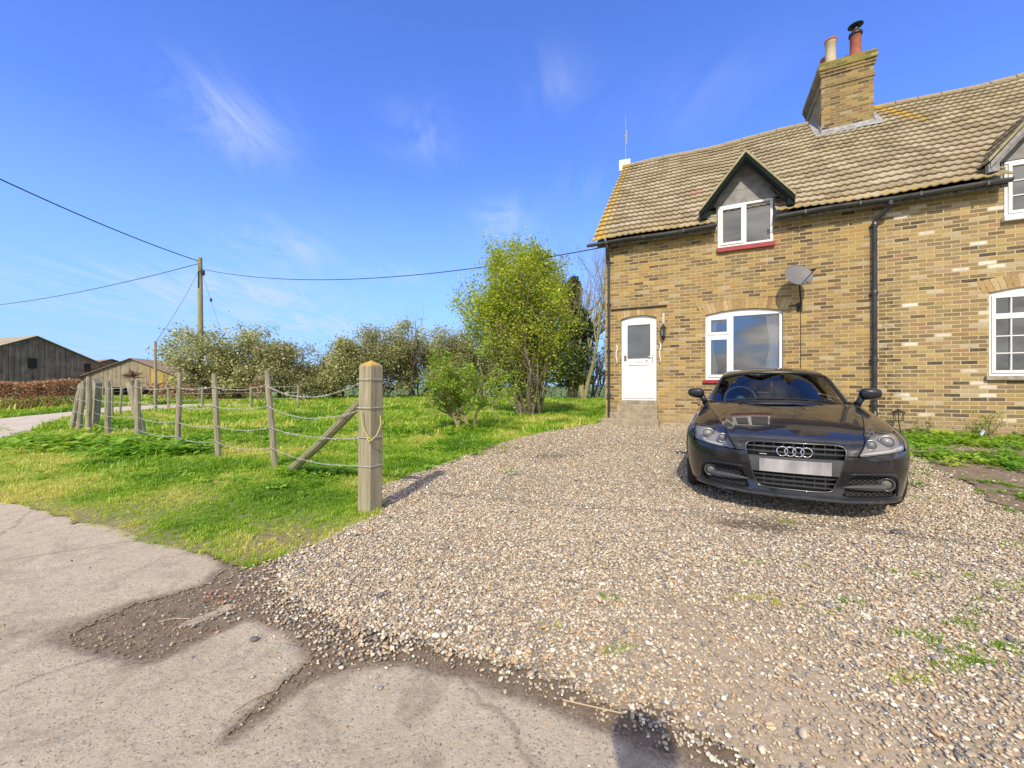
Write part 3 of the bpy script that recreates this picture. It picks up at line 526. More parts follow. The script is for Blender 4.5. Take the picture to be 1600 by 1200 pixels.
for a,b in zip(br[:-1],br[1:]):
    mid=(a+b)/2; mb.mi=0 if mid<5.45 else 1
    ops=sorted([o for o in OPEN if o[0]-1e-6<mid<o[1]+1e-6],key=lambda o:o[2]); z=[-.3,-.3]
    for o in ops:
        mb.add([(a,0,z[0]),(b,0,z[1]),(b,0,o[2]),(a,0,o[2])],[(0,1,2,3)]); z=[archz(o,a),archz(o,b)]
        if z[0]<TOP: mb.add([(a,0,z[0]),(b,0,z[1]),(b,.2,z[1]),(a,.2,z[0])],[(3,2,1,0)])
        mb.add([(a,0,o[2]),(b,0,o[2]),(b,.2,o[2]),(a,.2,o[2])],[(0,1,2,3)])
    if z[0]<TOP: mb.add([(a,0,z[0]),(b,0,z[1]),(b,0,TOP),(a,0,TOP)],[(0,1,2,3)])
for o in OPEN:
    zt=min(o[3],5.4); mb.mi=0 if o[0]<5.45 else 1
    mb.add([(o[0],0,o[2]),(o[0],.2,o[2]),(o[0],.2,zt),(o[0],0,zt)],[(0,1,2,3)]); mb.add([(o[1],0,o[2]),(o[1],.2,o[2]),(o[1],.2,zt),(o[1],0,zt)],[(3,2,1,0)])
mb.mi=0; W2=7.4
for s,fl in ((0,1),(LEN,0)):
    P=[(s,0,-.3),(s,W2,-.3),(s,W2,TOP),(s,W2/2,RIDGE-.1),(s,0,TOP)]; mb.add(P,[(4,3,2,1,0) if fl else (0,1,2,3,4)])
mb.add([(0,W2,-.3),(LEN,W2,-.3),(LEN,W2,TOP),(0,W2,TOP)],[(3,2,1,0)])
mb.build('wall',[brick,brick2],HOUSE,uv=True)
# brick quoin returns: the outer face of the wall at the gable is the same bond; plinth course
MB().box(5.5,-.035,-.3,LEN,.0-.002,.62).build('plinth',brick2,HOUSE,uv=True,bevel=.01)
for o,hh in ((OPEN[0],.20),(OPEN[1],.235),(OPEN[2],.235),(OPEN[3],.20)):
    mb=MB(); w=o[1]-o[0]+.16; n=int(w/.078); c=(o[0]+o[1])/2
    for k in range(n):
        x0=c-w/2+w*k/n+.005;x1=c-w/2+w*(k+1)/n-.005; fan=.12
        zz=lambda x:archz(o,min(max(x,o[0]),o[1]))+.004
        P=[(x0,-.004,zz(x0)),(x1,-.004,zz(x1)),(x1+(x1-c)*fan,-.004,zz(x1)+hh),(x0+(x0-c)*fan,-.004,zz(x0)+hh)]; mb.prism(P,(0,.05,0))
    mb.build('brick_arch',archm,HOUSE,uv=False)
# tiled roof planes as real profiled tiles
def tiles(name,fn,s0,s1,u1,parent,keep=None,smax=.0237,course=.272):
    ns=int((s1-s0)/smax); S=np.linspace(s0,s1,ns+1); U=[]; H=[]; nc=int(u1/course)+1
    for c in range(nc):
        if c==nc-1 and u1-c*course<.1: break
        for fr,h in ((0.,.022),(.004,.060),(.03,.055),(.5,.032),(1.,.004),(1.12,-.002)):
            u=(c+fr)*course
            if u<=u1+1e-6: U.append(u); H.append(h)
    U=np.array(U);H=np.array(H); SS,UU=np.meshgrid(S,U); ph=(SS/.142)%1.; roll=.021*np.clip(np.cos((ph-.5)*2*np.pi)*.9+.1,0,1)**.8
    cidx=np.repeat(np.arange(len(U))//6,len(S)).reshape(UU.shape); HH=H[:,None]+roll+.006*(vnoise(SS,cidx*7.3,3.)-.5)
    v=np.array([fn(a,b,h) for a,b,h in zip(SS.ravel(),UU.ravel(),HH.ravel())])
    idx=np.arange(v.shape[0]).reshape(SS.shape); q=np.stack([idx[:-1,:-1],idx[:-1,1:],idx[1:,1:],idx[1:,:-1]],-1).reshape(-1,4)
    if keep is not None:
        c=v[q].mean(1); q=q[keep(c)]
    o=mesh_np(name,v,q,tile,parent,smooth=False); l=o.data.uv_layers.new(name='UVMap'); uvv=np.stack([SS.ravel(),UU.ravel()],1)
    li=np.zeros(len(o.data.loops),np.int32); o.data.loops.foreach_get('vertex_index',li); l.data.foreach_set('uv',uvv[li].astype(np.float32).ravel()); return o
ULEN=math.hypot(TR_+.28,RIDGE-4.95); ct,st_=(TR_+.28)/ULEN,(RIDGE-4.95)/ULEN
def sag(s,u): return -.06*math.sin(math.pi*min(max(s/5.2,0),1))*(u/ULEN)-.07*math.sin(math.pi*min(max((s-6)/5.5,0),1))*(u/ULEN)+.018*math.sin(s*2.1+u)
rf=lambda s,u,h:(s-.10*(1-u/ULEN)*(s<.3),-.28+u*ct-h*st_,4.95+u*st_+h*ct+sag(s,u))
def keepr(c):
    k=np.ones(len(c),bool)
    for a,b in ((2.60,3.73),(7.27,8.40)): k&=~((c[:,0]>a)&(c[:,0]<b)&(c[:,1]<.03))
    return k&~((c[:,0]>5.25)&(c[:,0]<6.3)&(c[:,1]>2.98))
roof=tiles('roof',rf,-.18,LEN+.2,ULEN-.02,HOUSE,keepr)
tiles('roof_rear',lambda s,u,h:(s,2*TR_+.28-u*ct+h*st_,4.95+u*st_+h*ct+sag(s,u)-.02),-.18,LEN+.2,ULEN-.02,HOUSE,None,.055)
mb=MB()   # half round ridge tiles
s=-.2; seg=False
while s<LEN+.2:
    e=min(s+.44,LEN+.22)
    if not(5.1<(s+e)/2<6.4):
        if s>5.5 and not seg: mb.build('ridge_tiles',tile,HOUSE); mb=MB(); seg=True
        z0=RIDGE+sag(s,ULEN)+.0;z1=RIDGE+sag(e,ULEN)+.0; mb.tube([(s,TR_,z0+random.uniform(-.008,.008)),(e,TR_,z1)],[.105,.098],12)
    s+=.45
mb.build('ridge_tiles',tile,HOUSE)
mb=MB()   # verge undercloak, eaves fascia and soffit
for s0,s1 in ((-.17,-.02),(LEN+.02,LEN+.15)):
    mb.prism([(s0,-.22,4.93),(s0,TR_,RIDGE-.05),(s0,2*TR_+.22,4.93),(s0,2*TR_+.22,4.85),(s0,TR_,RIDGE-.16),(s0,-.22,4.85)],(s1-s0,0,0)); mb.build('verge',lichen,HOUSE); mb=MB()
mb=MB()
for a,b in ((-.17,2.58),(3.75,7.25),(8.42,LEN+.15)): mb.box(a,-.2,4.80,b,-.165,4.96); mb.box(a,-.165,4.90,b,-.003,4.93); mb.build('fascia',darkwood,HOUSE); mb=MB()
for a,b in ((-.42,2.60),(3.73,7.27),(8.42,LEN+.3)):
    mb=MB(); P=[]; n=int((b-a)/.4)+2
    prof=[(-.060,.0),(-.052,-.035),(-.03,-.056),(0,-.062),(.03,-.056),(.052,-.035),(.060,.0),(.05,.0),(.0,-.045),(-.05,.0)]
    v=[];
    for k in range(n):
        s=a+(b-a)*k/(n-1); z=4.905+.012*math.sin(s*3); v+=[(s,-.27+p,z+q_) for p,q_ in prof]
    m_=len(prof); f=[(k*m_+j,k*m_+(j+1)%m_,(k+1)*m_+(j+1)%m_,(k+1)*m_+j) for k in range(n-1) for j in range(m_)]; f+=[tuple(range(m_)),tuple(range((n-1)*m_,n*m_))[::-1]]
    mb.add(v,f)
    s=a+.5
    while s<b-.2: mb.box(s,-.335,4.838,s+.03,-.2,4.912); s+=.9
    mb.build('gutter',gutm,HOUSE)
mb=MB(); mb.tube([(.09,-.26,4.86),(.09,-.26,4.76),(.10,-.19,4.60),(.10,-.07,4.48),(.10,-.06,4.40),(.10,-.06,.34)],.034,12)
for z in (.95,2.1,3.3,4.4): mb.lathe([(.042,0),(.042,.07)],(.10,-.06,z),n=12); mb.box(.045,-.03,z+.02,.155,-.0,z+.05)
o=mb.build('downpipe',blackpl,HOUSE)
mb=MB(); mb.tube([(5.62,-.26,4.86),(5.62,-.26,4.76),(5.60,-.22,4.72),(5.47,-.10,4.58),(5.44,-.07,4.54),(5.44,-.07,4.45),(5.44,-.07,.70),(5.44,-.12,.58)],.041,14)
for z in (.78,1.7,3.05,4.42): mb.lathe([(.052,0),(.052,.06),(.046,.09)],(5.44,-.07,z),n=14); mb.box(5.37,-.03,z+.015,5.51,-.0,z+.05)
mb.lathe([(.05,0),(.05,.08)],(5.62,-.26,4.76),n=14); mb.build('downpipe',blackpl,HOUSE)
# --- windows
def frame(mb,x0,x1,z0,z1,w,y0,y1):
    mb.box(x0,y0,z0,x1,y1,z0+w); mb.box(x0,y0,z1-w,x1,y1,z1); mb.box(x0,y0,z0+w,x0+w,y1,z1-w); mb.box(x1-w,y0,z0+w,x1,y1,z1-w)
def pane(parent,x0,x1,z0,z1,y,m=None,tilt=0.):
    mb=MB(); mb.add([(x0,y,z0),(x1,y,z0),(x1,y+tilt,z1),(x0,y+tilt,z1)],[(0,1,2,3)]); 
    mb.add([(x0,y+.008,z0),(x1,y+.008,z0),(x1,y+.008+tilt,z1),(x0,y+.008+tilt,z1)],[(3,2,1,0)]) if m else None
    return mb.build('pane',m or glass,parent)
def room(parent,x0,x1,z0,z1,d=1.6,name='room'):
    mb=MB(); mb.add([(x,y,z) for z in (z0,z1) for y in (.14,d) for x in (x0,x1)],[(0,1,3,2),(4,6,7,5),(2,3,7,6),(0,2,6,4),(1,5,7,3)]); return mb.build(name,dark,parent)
def curtain(parent,x0,x1,z0,z1,y=.2,pinch=.0,side=1):
    n=26; v=[];rows=10
    for r in range(rows+1):
        fz=r/rows; z=z1+(z0-z1)*fz; wfac=1-pinch*math.sin(math.pi*min(fz*1.1,1))**2 if pinch else 1
        for k in range(n+1):
            u=k/n; x=(x0+(x1-x0)*u*wfac) if side>0 else (x1-(x1-x0)*u*wfac); v.append((x,y+.022*math.sin(u*28)+.01*math.sin(u*11+fz),z))
    f=[(r*(n+1)+k,r*(n+1)+k+1,(r+1)*(n+1)+k+1,(r+1)*(n+1)+k) for r in range(rows) for k in range(n)]
    return MB().add(v,f).build('curtain',curt,parent,smooth=True)
o=OPEN[1]; y0,y1=.05,.11
mb=MB(); frame(mb,o[0]+.004,o[1]-.004,o[2]+.02,o[3],.055,y0,y1); mb.box(2.875,y0-.002,o[2]+.075,2.945,y1,o[3]-.055)
mb.prism([(o[0]+.004,y0,o[3])]+[(o[0]+.004+(o[1]-o[0]-.008)*k/10,y0,archz(o,o[0]+(o[1]-o[0])*k/10)-.002) for k in range(11)]+[(o[1]-.004,y0,o[3])],(0,.05,0))
for za,zb in ((2.42,o[3]-.06),(o[2]+.08,2.36)): frame(mb,o[0]+.06,2.872,za,zb,.06,y0-.02,y0+.03)
mb.box(o[0]+.06,y0-.005,2.36,2.872,y1,2.42)
win=mb.build('window',upvc,HOUSE,bevel=.004)
pane(win,2.48,2.815,2.48,o[3]-.12,.075,tilt=.004); pane(win,2.48,2.815,o[2]+.14,2.30,.075); pane(win,2.945,o[1]-.06,o[2]+.075,o[3]-.055,.08)
MB().box(o[0]-.05,-.06,o[2]-.06,o[1]+.05,.12,o[2]+.015).build('sill',redsill,win,bevel=.008); room(win,o[0]-.02,o[1]+.02,o[2]-.02,o[3]+.12)
curtain(win,2.42,2.63,o[2]+.05,o[3]-.02,pinch=.45); curtain(win,3.60,3.84,o[2]+.05,o[3]-.02,pinch=.3,side=-1)
def georgian(o,nx_,nz_,arch=True):
    y0,y1=.04,.10; mb=MB(); frame(mb,o[0]+.004,o[1]-.004,o[2]+.03,o[3],.05,y0,y1)
    if o[4]: mb.prism([(o[0]+.004,y0,o[3])]+[(o[0]+.004+(o[1]-o[0]-.008)*k/10,y0,archz(o,o[0]+(o[1]-o[0])*k/10)-.002) for k in range(11)]+[(o[1]-.004,y0,o[3])],(0,.05,0))
    pan=[]
    n=len(nx_)
    for i,(xa,xb) in enumerate(nx_):
        for (za,zb,rows,cols) in nz_[i]:
            frame(mb,xa,xb,za,zb,.05,y0-.02,y0+.03); pan.append((xa+.05,xb-.05,za+.05,zb-.05))
            for r in range(1,rows): z=za+.05+(zb-za-.1)*r/rows; mb.box(xa+.05,y0-.008,z-.010,xb-.05,y0+.022,z+.010)
            for c in range(1,cols):
                x=xa+.05+(xb-xa-.1)*c/cols; q0=za+.05
                for r in range(rows):
                    q1=za+.05+(zb-za-.1)*(r+1)/rows-(.010 if r<rows-1 else 0); mb.box(x-.010,y0-.008,q0+(.0 if r==0 else .0),x+.010,y0+.022,q1); q0=q1+.020
    w=mb.build('window',upvc2,HOUSE,bevel=.003)
    for p in pan: pane(w,*p,.06)
    return w
o=OPEN[2]; xs=[(o[0]+.05,o[0]+.56),(o[0]+.56,o[1]-.56),(o[1]-.56,o[1]-.05)]
w=georgian(o,xs,[[(2.50,o[3]-.05,1,2),(o[2]+.08,2.50,3,2)]]*3); MB().box(o[0]-.06,-.07,o[2]-.05,o[1]+.06,.12,o[2]+.028).build('sill',simple('stone_sill',(.42,.38,.32),.8,c2=(.25,.22,.18)),w,bevel=.006); room(w,o[0]-.02,o[1]+.02,o[2]-.02,o[3]+.12)
# --- doors
def door(o,main=True):
    c=(o[0]+o[1])/2; mb=MB(); y0,y1=.06,.12; frame(mb,o[0]+.004,o[1]-.004,o[2],o[3],.05,y0,y1)
    mb.prism([(o[0]+.004,y0,o[3])]+[(o[0]+.004+(o[1]-o[0]-.008)*k/12,y0,archz(o,o[0]+(o[1]-o[0])*k/12)-.002) for k in range(13)]+[(o[1]-.004,y0,o[3])],(0,.05,0))
    a,b=o[0]+.055,o[1]-.055; frame(mb,a,b,o[2]+.055,o[3]-.055,.10,y0-.015,y1-.01); mb.box(a+.10,y0-.015,1.77,b-.10,y1-.01,1.91); mb.box(a+.10,y0-.013,1.0,b-.10,y1-.01,1.06)
    frame(mb,a+.10,b-.10,1.06,1.77,.018,y0-.022,y0+.02); mb.box(a+.118,y0+.0,1.078,b-.118,y0+.03,1.752)
    d=mb.build('door',upvc,HOUSE,bevel=.003)
    pane(d,a+.10,b-.10,1.91,o[3]-.155,y0+.01,dglass)
    MB().box(a+.25,y0-.022,1.81,b-.25,y0-.014,1.855).box(a+.26,y0-.028,1.84,b-.26,y0-.021,1.85).build('letter_flap',cedge,d,bevel=.002)
    mb=MB(); mb.box(b-.055,y0-.022,1.80,b-.03,y0-.014,2.0); mb.tube([(b-.043,y0-.02,1.95),(b-.043,y0-.06,1.95),(b-.15,y0-.062,1.955)],.009,8); mb.build('handle',steel,d)
    if main:
        mb=MB(); mb.box(a+.022,y0-.045,1.87,a+.075,y0-.014,2.0); mb.box(a+.030,y0-.048,1.885,a+.067,y0-.044,1.93); mb.build('key_safe',simple('key_safe_grey',(.12,.12,.13),.4),d,bevel=.004)
        mb=MB(); mb.prism([(b-.215,y0-.017,1.862),(b-.165,y0-.017,1.862),(b-.165,y0-.017,1.852),(b-.19,y0-.017,1.80),(b-.201,y0-.017,1.80),(b-.178,y0-.017,1.851),(b-.215,y0-.017,1.851)],(0,-.004,0)); mb.build('door_number',blackm,d)
door(OPEN[0]); door(OPEN[3],False)
for (a,b,tt,zb,zt) in ((.34,1.31,-.27,.1,.75),(.22,1.34,-.55,.1,.555),(.08,1.40,-.88,.0,.43)): pass
mb=MB(); mb.box(.34,-.28,.1,1.31,-.002,.755); mb.box(.22,-.56,.05,1.34,-.282,.56); mb.box(.20,-.282,.05,1.36,-.003,.56-.002) if 0 else None; mb.box(.08,-.90,-.05,1.40,-.562,.43); mb.build('doorstep',conc,HOUSE,bevel=.018)
MB().box(.39,-.05,.755,1.28,.10,.85).build('threshold',conc,HOUSE,bevel=.01)
mb=MB(); mb.prism([(.15,-.05,3.19),(1.51,-.05,3.185),(1.51,-.05,3.215),(.15,-.05,3.215)],(0,.05,0)); mb.build('drip_strip',simple('old_slate_strip',(.05,.045,.04),.9,bump=.4),HOUSE)
for x,dx in ((.30,0),(1.355,.0)):
    mb=MB(); mb.tube([(x+dx,-.005,2.27),(x+dx,-.05,2.265),(x+.018,-.065,2.20),(x-.012,-.065,2.06),(x-.012,-.065,1.98),(x+.01,-.065,1.86),(x+dx,-.05,1.80),(x+dx,-.005,1.79)],.014,8); mb.build('grab_rail',upvc,HOUSE,smooth=True)
# wall lantern beside the door
mb=MB(); mb.box(1.40,-.02,2.36,1.46,-.002,2.52); mb.tube([(1.43,-.01,2.40),(1.43,-.06,2.36),(1.43,-.10,2.38)],.009,8); mb.lathe([(.006,0),(.02,.01),(.03,.03),(.045,.07)],(1.43,-.10,2.37),n=6); mb.lathe([(.075,0),(.06,.03),(.03,.06),(.012,.075),(.015,.10),(.004,.12)],(1.43,-.10,2.63),n=6)
for k in range(6): a=k*math.pi/3; mb.tube([(1.43+.045*math.cos(a),-.10+.045*math.sin(a),2.44),(1.43+.068*math.cos(a),-.10+.068*math.sin(a),2.63)],.005,5)
l=mb.build('wall_lantern',blackm,HOUSE); MB().lathe([(.042,0),(.062,.19)],(1.43,-.10,2.44),n=6).build('lantern_glass',glassmat('lantern_glass',(.8,.8,.75),extra=.2),l)
MB().box(1.40,-.006,2.76,1.455,-.001,3.02).build('render_patch',simple('pale_render',(.55,.5,.4),.9),HOUSE)
# satellite dish
mb=MB(); n=28; v=[];
for r in range(7):
    for k in range(n):
        a=2*math.pi*k/n; rr=.255*r/6; v.append((rr*math.cos(a),rr*rr*.55,rr*1.02*math.sin(a)))
f=[(r*n+k,r*n+(k+1)%n,(r+1)*n+(k+1)%n,(r+1)*n+k) for r in range(6) for k in range(n)]
rot=Matrix.Rotation(R(14),3,'Z')@Matrix.Rotation(R(-26),3,'X')
v=[rot@Vector((p[0],-p[1]-.0+.03,p[2])) for p in v]; v2=[p+rot@Vector((0,.008,0)) for p in v]
DC=Vector((4.11,-.42,3.53)); mb.add([DC+p for p in v],[q_[::-1] for q_ in f]); mb.add([DC+p for p in v2],f); mb.tube([DC+rot@Vector((.255*math.cos(2*math.pi*k/n),-.006,.26*math.sin(2*math.pi*k/n))) for k in range(n+1)],.006,6)
dsh=mb.build('satellite_dish',dishm,HOUSE,smooth=True)
mb=MB(); fd=DC+rot@Vector((.12,-.33,-.16)); mb.tube([DC+rot@Vector((0,0,-.25)),fd],.009,6); mb.tube([fd,fd+rot@Vector((-.02,.07,.05))],.022,8); mb.tube([(4.20,-.01,2.93),(4.20,-.13,2.94),(4.18,-.22,3.1),(4.13,-.36,3.42)],.017,8); mb.box(4.15,-.02,2.84,4.25,-.0,3.02); mb.build('dish_arm',blackm,dsh)
MB().tube([(4.13,-.34,3.3),(4.2,-.1,2.92),(4.215,-.008,2.8),(4.22,-.008,2.0),(4.215,-.008,1.2)],.006,6).build('dish_cable',blackm,dsh)
# --- dormers
vergem=simple('pale_mortar_verge',(.40,.36,.22),.95,c2=(.26,.24,.13),scale=8,bump=.4)
def dormer(sc,w0,w1,zb,zw,boardm,left=True):
    hw=.885; ap=6.36; ev=5.22; tt=-.36; back=(ap-4.95)/SL-.28+.15
    for sg in (-1,1):
        L=math.hypot(hw,ap-ev); cx,cz=hw/L,(ap-ev)/L
        fn=lambda s,u,h,sg=sg:(sc+sg*(hw-u*cx+h*cz),s,ev+u*cz+h*cx)
        back_e=(ev-4.95)/SL-.28
        o=tiles('dormer_roof',fn,tt-.03,back,L,HOUSE,lambda c:(c[:,2]>4.95+(c[:,1]+.28)*SL-.06)|(c[:,1]<.0),smax=.05)
    mb=MB()
    for sg in (-1,1):   # barge boards in two stepped layers
        for (dz,wd,t0,t1) in ((0,.075,tt-.02,tt+.02),(-.08,.045,tt+.0,tt+.035),(-.125,.045,tt+.03,tt+.06)):
            P=[(sc,t0,ap+dz),(sc+sg*hw,t0,ev+dz),(sc+sg*(hw),t0,ev+dz-wd*1.25),(sc,t0,ap+dz-wd*1.25)]
            if sg>0: P=P[::-1]
            mb.prism(P,(0,t1-t0,0))
        mb.box(*(sorted((sc+sg*(hw-.12),sc+sg*(hw+.02)))[0],tt,ev-.17,sorted((sc+sg*(hw-.12),sc+sg*(hw+.02)))[1],tt+.09,ev-.02))
    mb.build('barge_board',boardm,HOUSE)
    mb=MB()
    for sg in (-1,1):
        P=[(sc,tt-.035,ap+.075),(sc+sg*(hw+.03),tt-.035,ev+.055),(sc+sg*(hw+.03),tt-.035,ev-.0),(sc,tt-.035,ap+.005)]; mb.prism(P if sg<0 else P[::-1],(0,.13,0))
    mb.build('dormer_verge',vergem,HOUSE)
    mb=MB()             # soffit boards under the overhang
    for sg in (-1,1): mb.prism([(sc,tt+.06,ap-.03),(sc+sg*hw,tt+.06,ev-.03),(sc+sg*hw,tt+.06,ev-.05),(sc,tt+.06,ap-.05)],(0,-tt-.06+back*.2,0))
    mb.build('soffit',darkwood,HOUSE)
    mb=MB(); y=-.012   # slate hung gable with bonded joints, narrowing to the apex
    zr=[zw+.0,zw+.30,zw+.60,ap-.06]; hwz=lambda z:max(.0,(ap-.05-z)*hw/(ap-ev))
    for r in range(3):
        za,zc=zr[r]+.004,zr[r+1]-.004; cuts=[-.9+((r%2)*.18),-.54+(r%2)*.18,-.18+(r%2)*.18,.18+(r%2)*.18,.54+(r%2)*.18,.9+(r%2)*.18]
        for a,b in zip([-1.2]+cuts,cuts+[1.2]):
            if r==0: a,b=max(a,-.62),min(b,.62)
            q=[(max(-hwz(za),min(hwz(za),a)),za),(max(-hwz(za),min(hwz(za),b)),za),(max(-hwz(zc),min(hwz(zc),b)),zc),(max(-hwz(zc),min(hwz(zc),a)),zc)]
            if q[1][0]-q[0][0]<.02: continue
            yy=y-random.uniform(0,.004); mb.prism([(sc+x+.003,yy,z) for x,z in q],(0,.02,0))
    mb.build('gable_panel',greyboard,HOUSE)
    hwa=(w1-w0)/2+.015
    MB().prism([(w0-.03,.012,4.9),(w1+.03,.012,4.9),(sc+.7,.012,zw+.0),(sc+hwz(zw)*.98,.012,zw+.1),(sc,.012,ap-.1),(sc-hwz(zw)*.98,.012,zw+.1)],(0,.12,0)) if 0 else None
    MB().prism([(sc-hwz(zw)*.97,.012,zw+.01),(sc+hwz(zw)*.97,.012,zw+.01),(sc,.012,ap-.08)],(0,.12,0)).build('gable_backing',darkwood,HOUSE)
    mb=MB()
    for sg in (-1,1):
        x=w0-.015 if sg<0 else w1+.015; mb.prism([(x,-.01,4.85),(x,.55,5.42),(x,-.01,zw+.02)],(sg*.02,0,0)); mb.prism([(x+sg*.02,-.012,4.98),(x+sg*.30,-.012,5.03),(x+sg*.27,-.012,5.13),(x+sg*.02,-.012,5.20)],(0,.03,0))
        mb.prism([(x+sg*.01,-.13,5.11),(x+sg*.32,-.16,5.10),(x+sg*.32,.2,5.42),(x+sg*.01,.2,5.43)],(0,0,.012)); mb.build('flashing',lead,HOUSE); mb=MB()
    return ap
dormer(3.155,2.62,3.71,4.40,5.41,dgreen)
o=OPEN[4]; zt=5.40; mb=MB(); frame(mb,o[0],o[1],o[2]+.03,zt,.05,-.03,.05); mb.box(3.15,-.032,o[2]+.08,3.20,.05,zt-.05); frame(mb,o[0]+.05,3.15,o[2]+.08,zt-.05,.055,-.05,.0)
w=mb.build('window',upvc,HOUSE,bevel=.004); pane(w,o[0]+.105,3.095,o[2]+.135,zt-.105,.0); pane(w,3.2,o[1]-.05,o[2]+.08,zt-.05,.01,tilt=.01)
MB().box(o[0]-.02,-.07,o[2]-.075,o[1]+.04,.1,o[2]+.028).build('sill',redsill,w,bevel=.006); room(w,o[0]-.0,o[1]+.0,o[2],zt-.01,1.3)
MB().box(3.60,.005,4.62,3.66,.0055+.004,4.72).build('window_sticker',blackm,w)
dormer(7.835,7.29,8.38,4.28,5.33,simple('grey_weathered_board',(.20,.20,.21),.8,c2=(.35,.34,.33),scale=14))
o2=(OPEN[5][0],OPEN[5][1],OPEN[5][2],5.32,0); w=georgian(o2,[(o2[0]+.05,7.835),(7.835,o2[1]-.05)],[[(o2[2]+.08,5.27,3,2)]]*2); w.location=(0,-.05,0); MB().box(o2[0]-.03,-.04,o2[2]-.06,o2[1]+.03,.14,o2[2]+.028).build('sill',upvc2,w,bevel=.006); room(w,o2[0],o2[1],o2[2],5.31,1.3)
# --- chimney
mb=MB(); cx0,cx1,cy0,cy1=5.22,6.33,2.90,4.72
mb.box(cx0,cy0,7.2,cx1,cy1,9.30); mb.box(cx0-.025,cy0-.025,9.30,cx1+.025,cy1+.025,9.375); mb.box(cx0+.001,cy0+.001,9.375,cx1-.001,cy1-.001,9.60); mb.box(cx0-.022,cy0-.022,9.60,cx1+.022,cy1+.022,9.675); mb.box(cx0-.045,cy0-.045,9.675,cx1+.045,cy1+.045,9.75)
ch=mb.build('chimney',brickd,HOUSE,uv=True,bevel=.006)
mb=MB(); mb.box(cx0-.068,cy0-.068,9.75,cx1+.068,cy1+.068,9.91); mb.prism([(cx0-.05,cy0-.05,9.91),(cx1+.05,cy0-.05,9.91),(cx1+.05,cy1+.05,9.91),(cx0-.05,cy1+.05,9.91)],(0,0,.06)); mb.build('chimney_cap',brickmat('cap_brick',[(p,(c[0]*.6+.06,c[1]*.62+.08,c[2]*.6)) for p,c in STOCK],mort=(.30,.27,.12)),ch,uv=True,bevel=.012)
mb=MB(); zf=lambda t_:4.95+(t_+.28)*SL
mb.box(cx0-.02,cy0-.03,zf(cy0)-.04,cx1+.02,cy0-.002,zf(cy0)+.10)
mb.prism([(cx0-.02,cy0-.18,zf(cy0-.18)+.06),(cx1+.02,cy0-.18,zf(cy0-.18)+.06),(cx1+.02,cy0-.01,zf(cy0)+.065),(cx0-.02,cy0-.01,zf(cy0)+.065)],(0,0,.012))
for x in (cx0-.16,cx1+.0): mb.prism([(x,cy0-.18,zf(cy0-.18)+.055),(x+.16,cy0-.18,zf(cy0-.18)+.055),(x+.16,3.68,zf(3.68)+.075),(x,3.68,zf(3.68)+.075)],(0,0,.012))
for x in (cx0-.02,cx1+.0): mb.prism([(x,cy0-.03,zf(cy0)-.05),(x,3.7,zf(3.7)),(x,3.7,zf(3.7)+.15),(x,cy0-.03,zf(cy0)+.16)],(.02,0,0))
mb.build('flashing',lead,ch)
def pot(x,y,h,r,m,z0=9.94,flare=False):
    mb=MB(); mb.lathe([(r*1.12,0),(r*1.12,.05),(r,.08),(r*.92,h-.08),(r*1.08,h-.06),(r*1.08,h),(r*.8,h),(r*.8,h-.15)],(x,y,z0),n=20)
    mb.lathe([(r*1.7,-.02),(r*1.5,.04),(r*1.1,.09)],(x,y,z0),n=14); return mb.build('chimney_pot',m,ch,smooth=True)
p=pot(5.50,3.22,.80,.125,cream); MB().lathe([(.142,.77),(.142,.83),(.105,.83),(.105,.75)],(5.50,3.22,9.94),n=18).build('pot_rim',terra,p,smooth=True)
pot(5.48,3.62,.62,.12,terra); pot(5.47,4.0,.58,.12,terra); pot(5.46,4.38,.55,.12,terra); pot(5.98,3.75,.55,.125,buff)
p=pot(6.05,3.25,.80,.13,terra,9.98); mb=MB(); mb.lathe([(.17,0),(.12,.015),(.02,.05)],(6.05,3.25,10.98),n=18); mb.lathe([(.075,-.2),(.075,-.02)],(6.05,3.25,10.98),n=14); mb.lathe([(.135,-.28),(.15,-.27),(.15,-.21),(.10,-.20)],(6.05,3.25,10.98),n=16); mb.build('cowl',blackm,p,smooth=True)
# mast and flat panel aerial on the gable end
mb=MB(); mb.tube([(-.13,3.85,8.3),(-.13,3.85,9.9)],.014,8); mb.tube([(-.13,3.85,9.85),(-.13,3.85,10.75)],.009,8); mb.tube([(-.10,3.85,9.72),(-.10,3.85,10.2)],.02,8); mb.tube([(-.22,3.85,10.02),(-.13,3.85,10.02)],.012,6); mb.build('aerial_mast',simple('galvanised_pole',(.32,.33,.35),.5,metal=.5),HOUSE)
rot=Matrix.Rotation(R(8),3,'Z'); c=Vector((-.15,3.80,8.97)); mb=MB(); mb.prism([c+rot@Vector((a,-.03,b)) for a,b in ((-.19,-.19),(.19,-.19),(.19,.19),(-.19,.19))],rot@Vector((0,.05,0))); mb.build('panel_aerial',greywhite,HOUSE,bevel=.01)
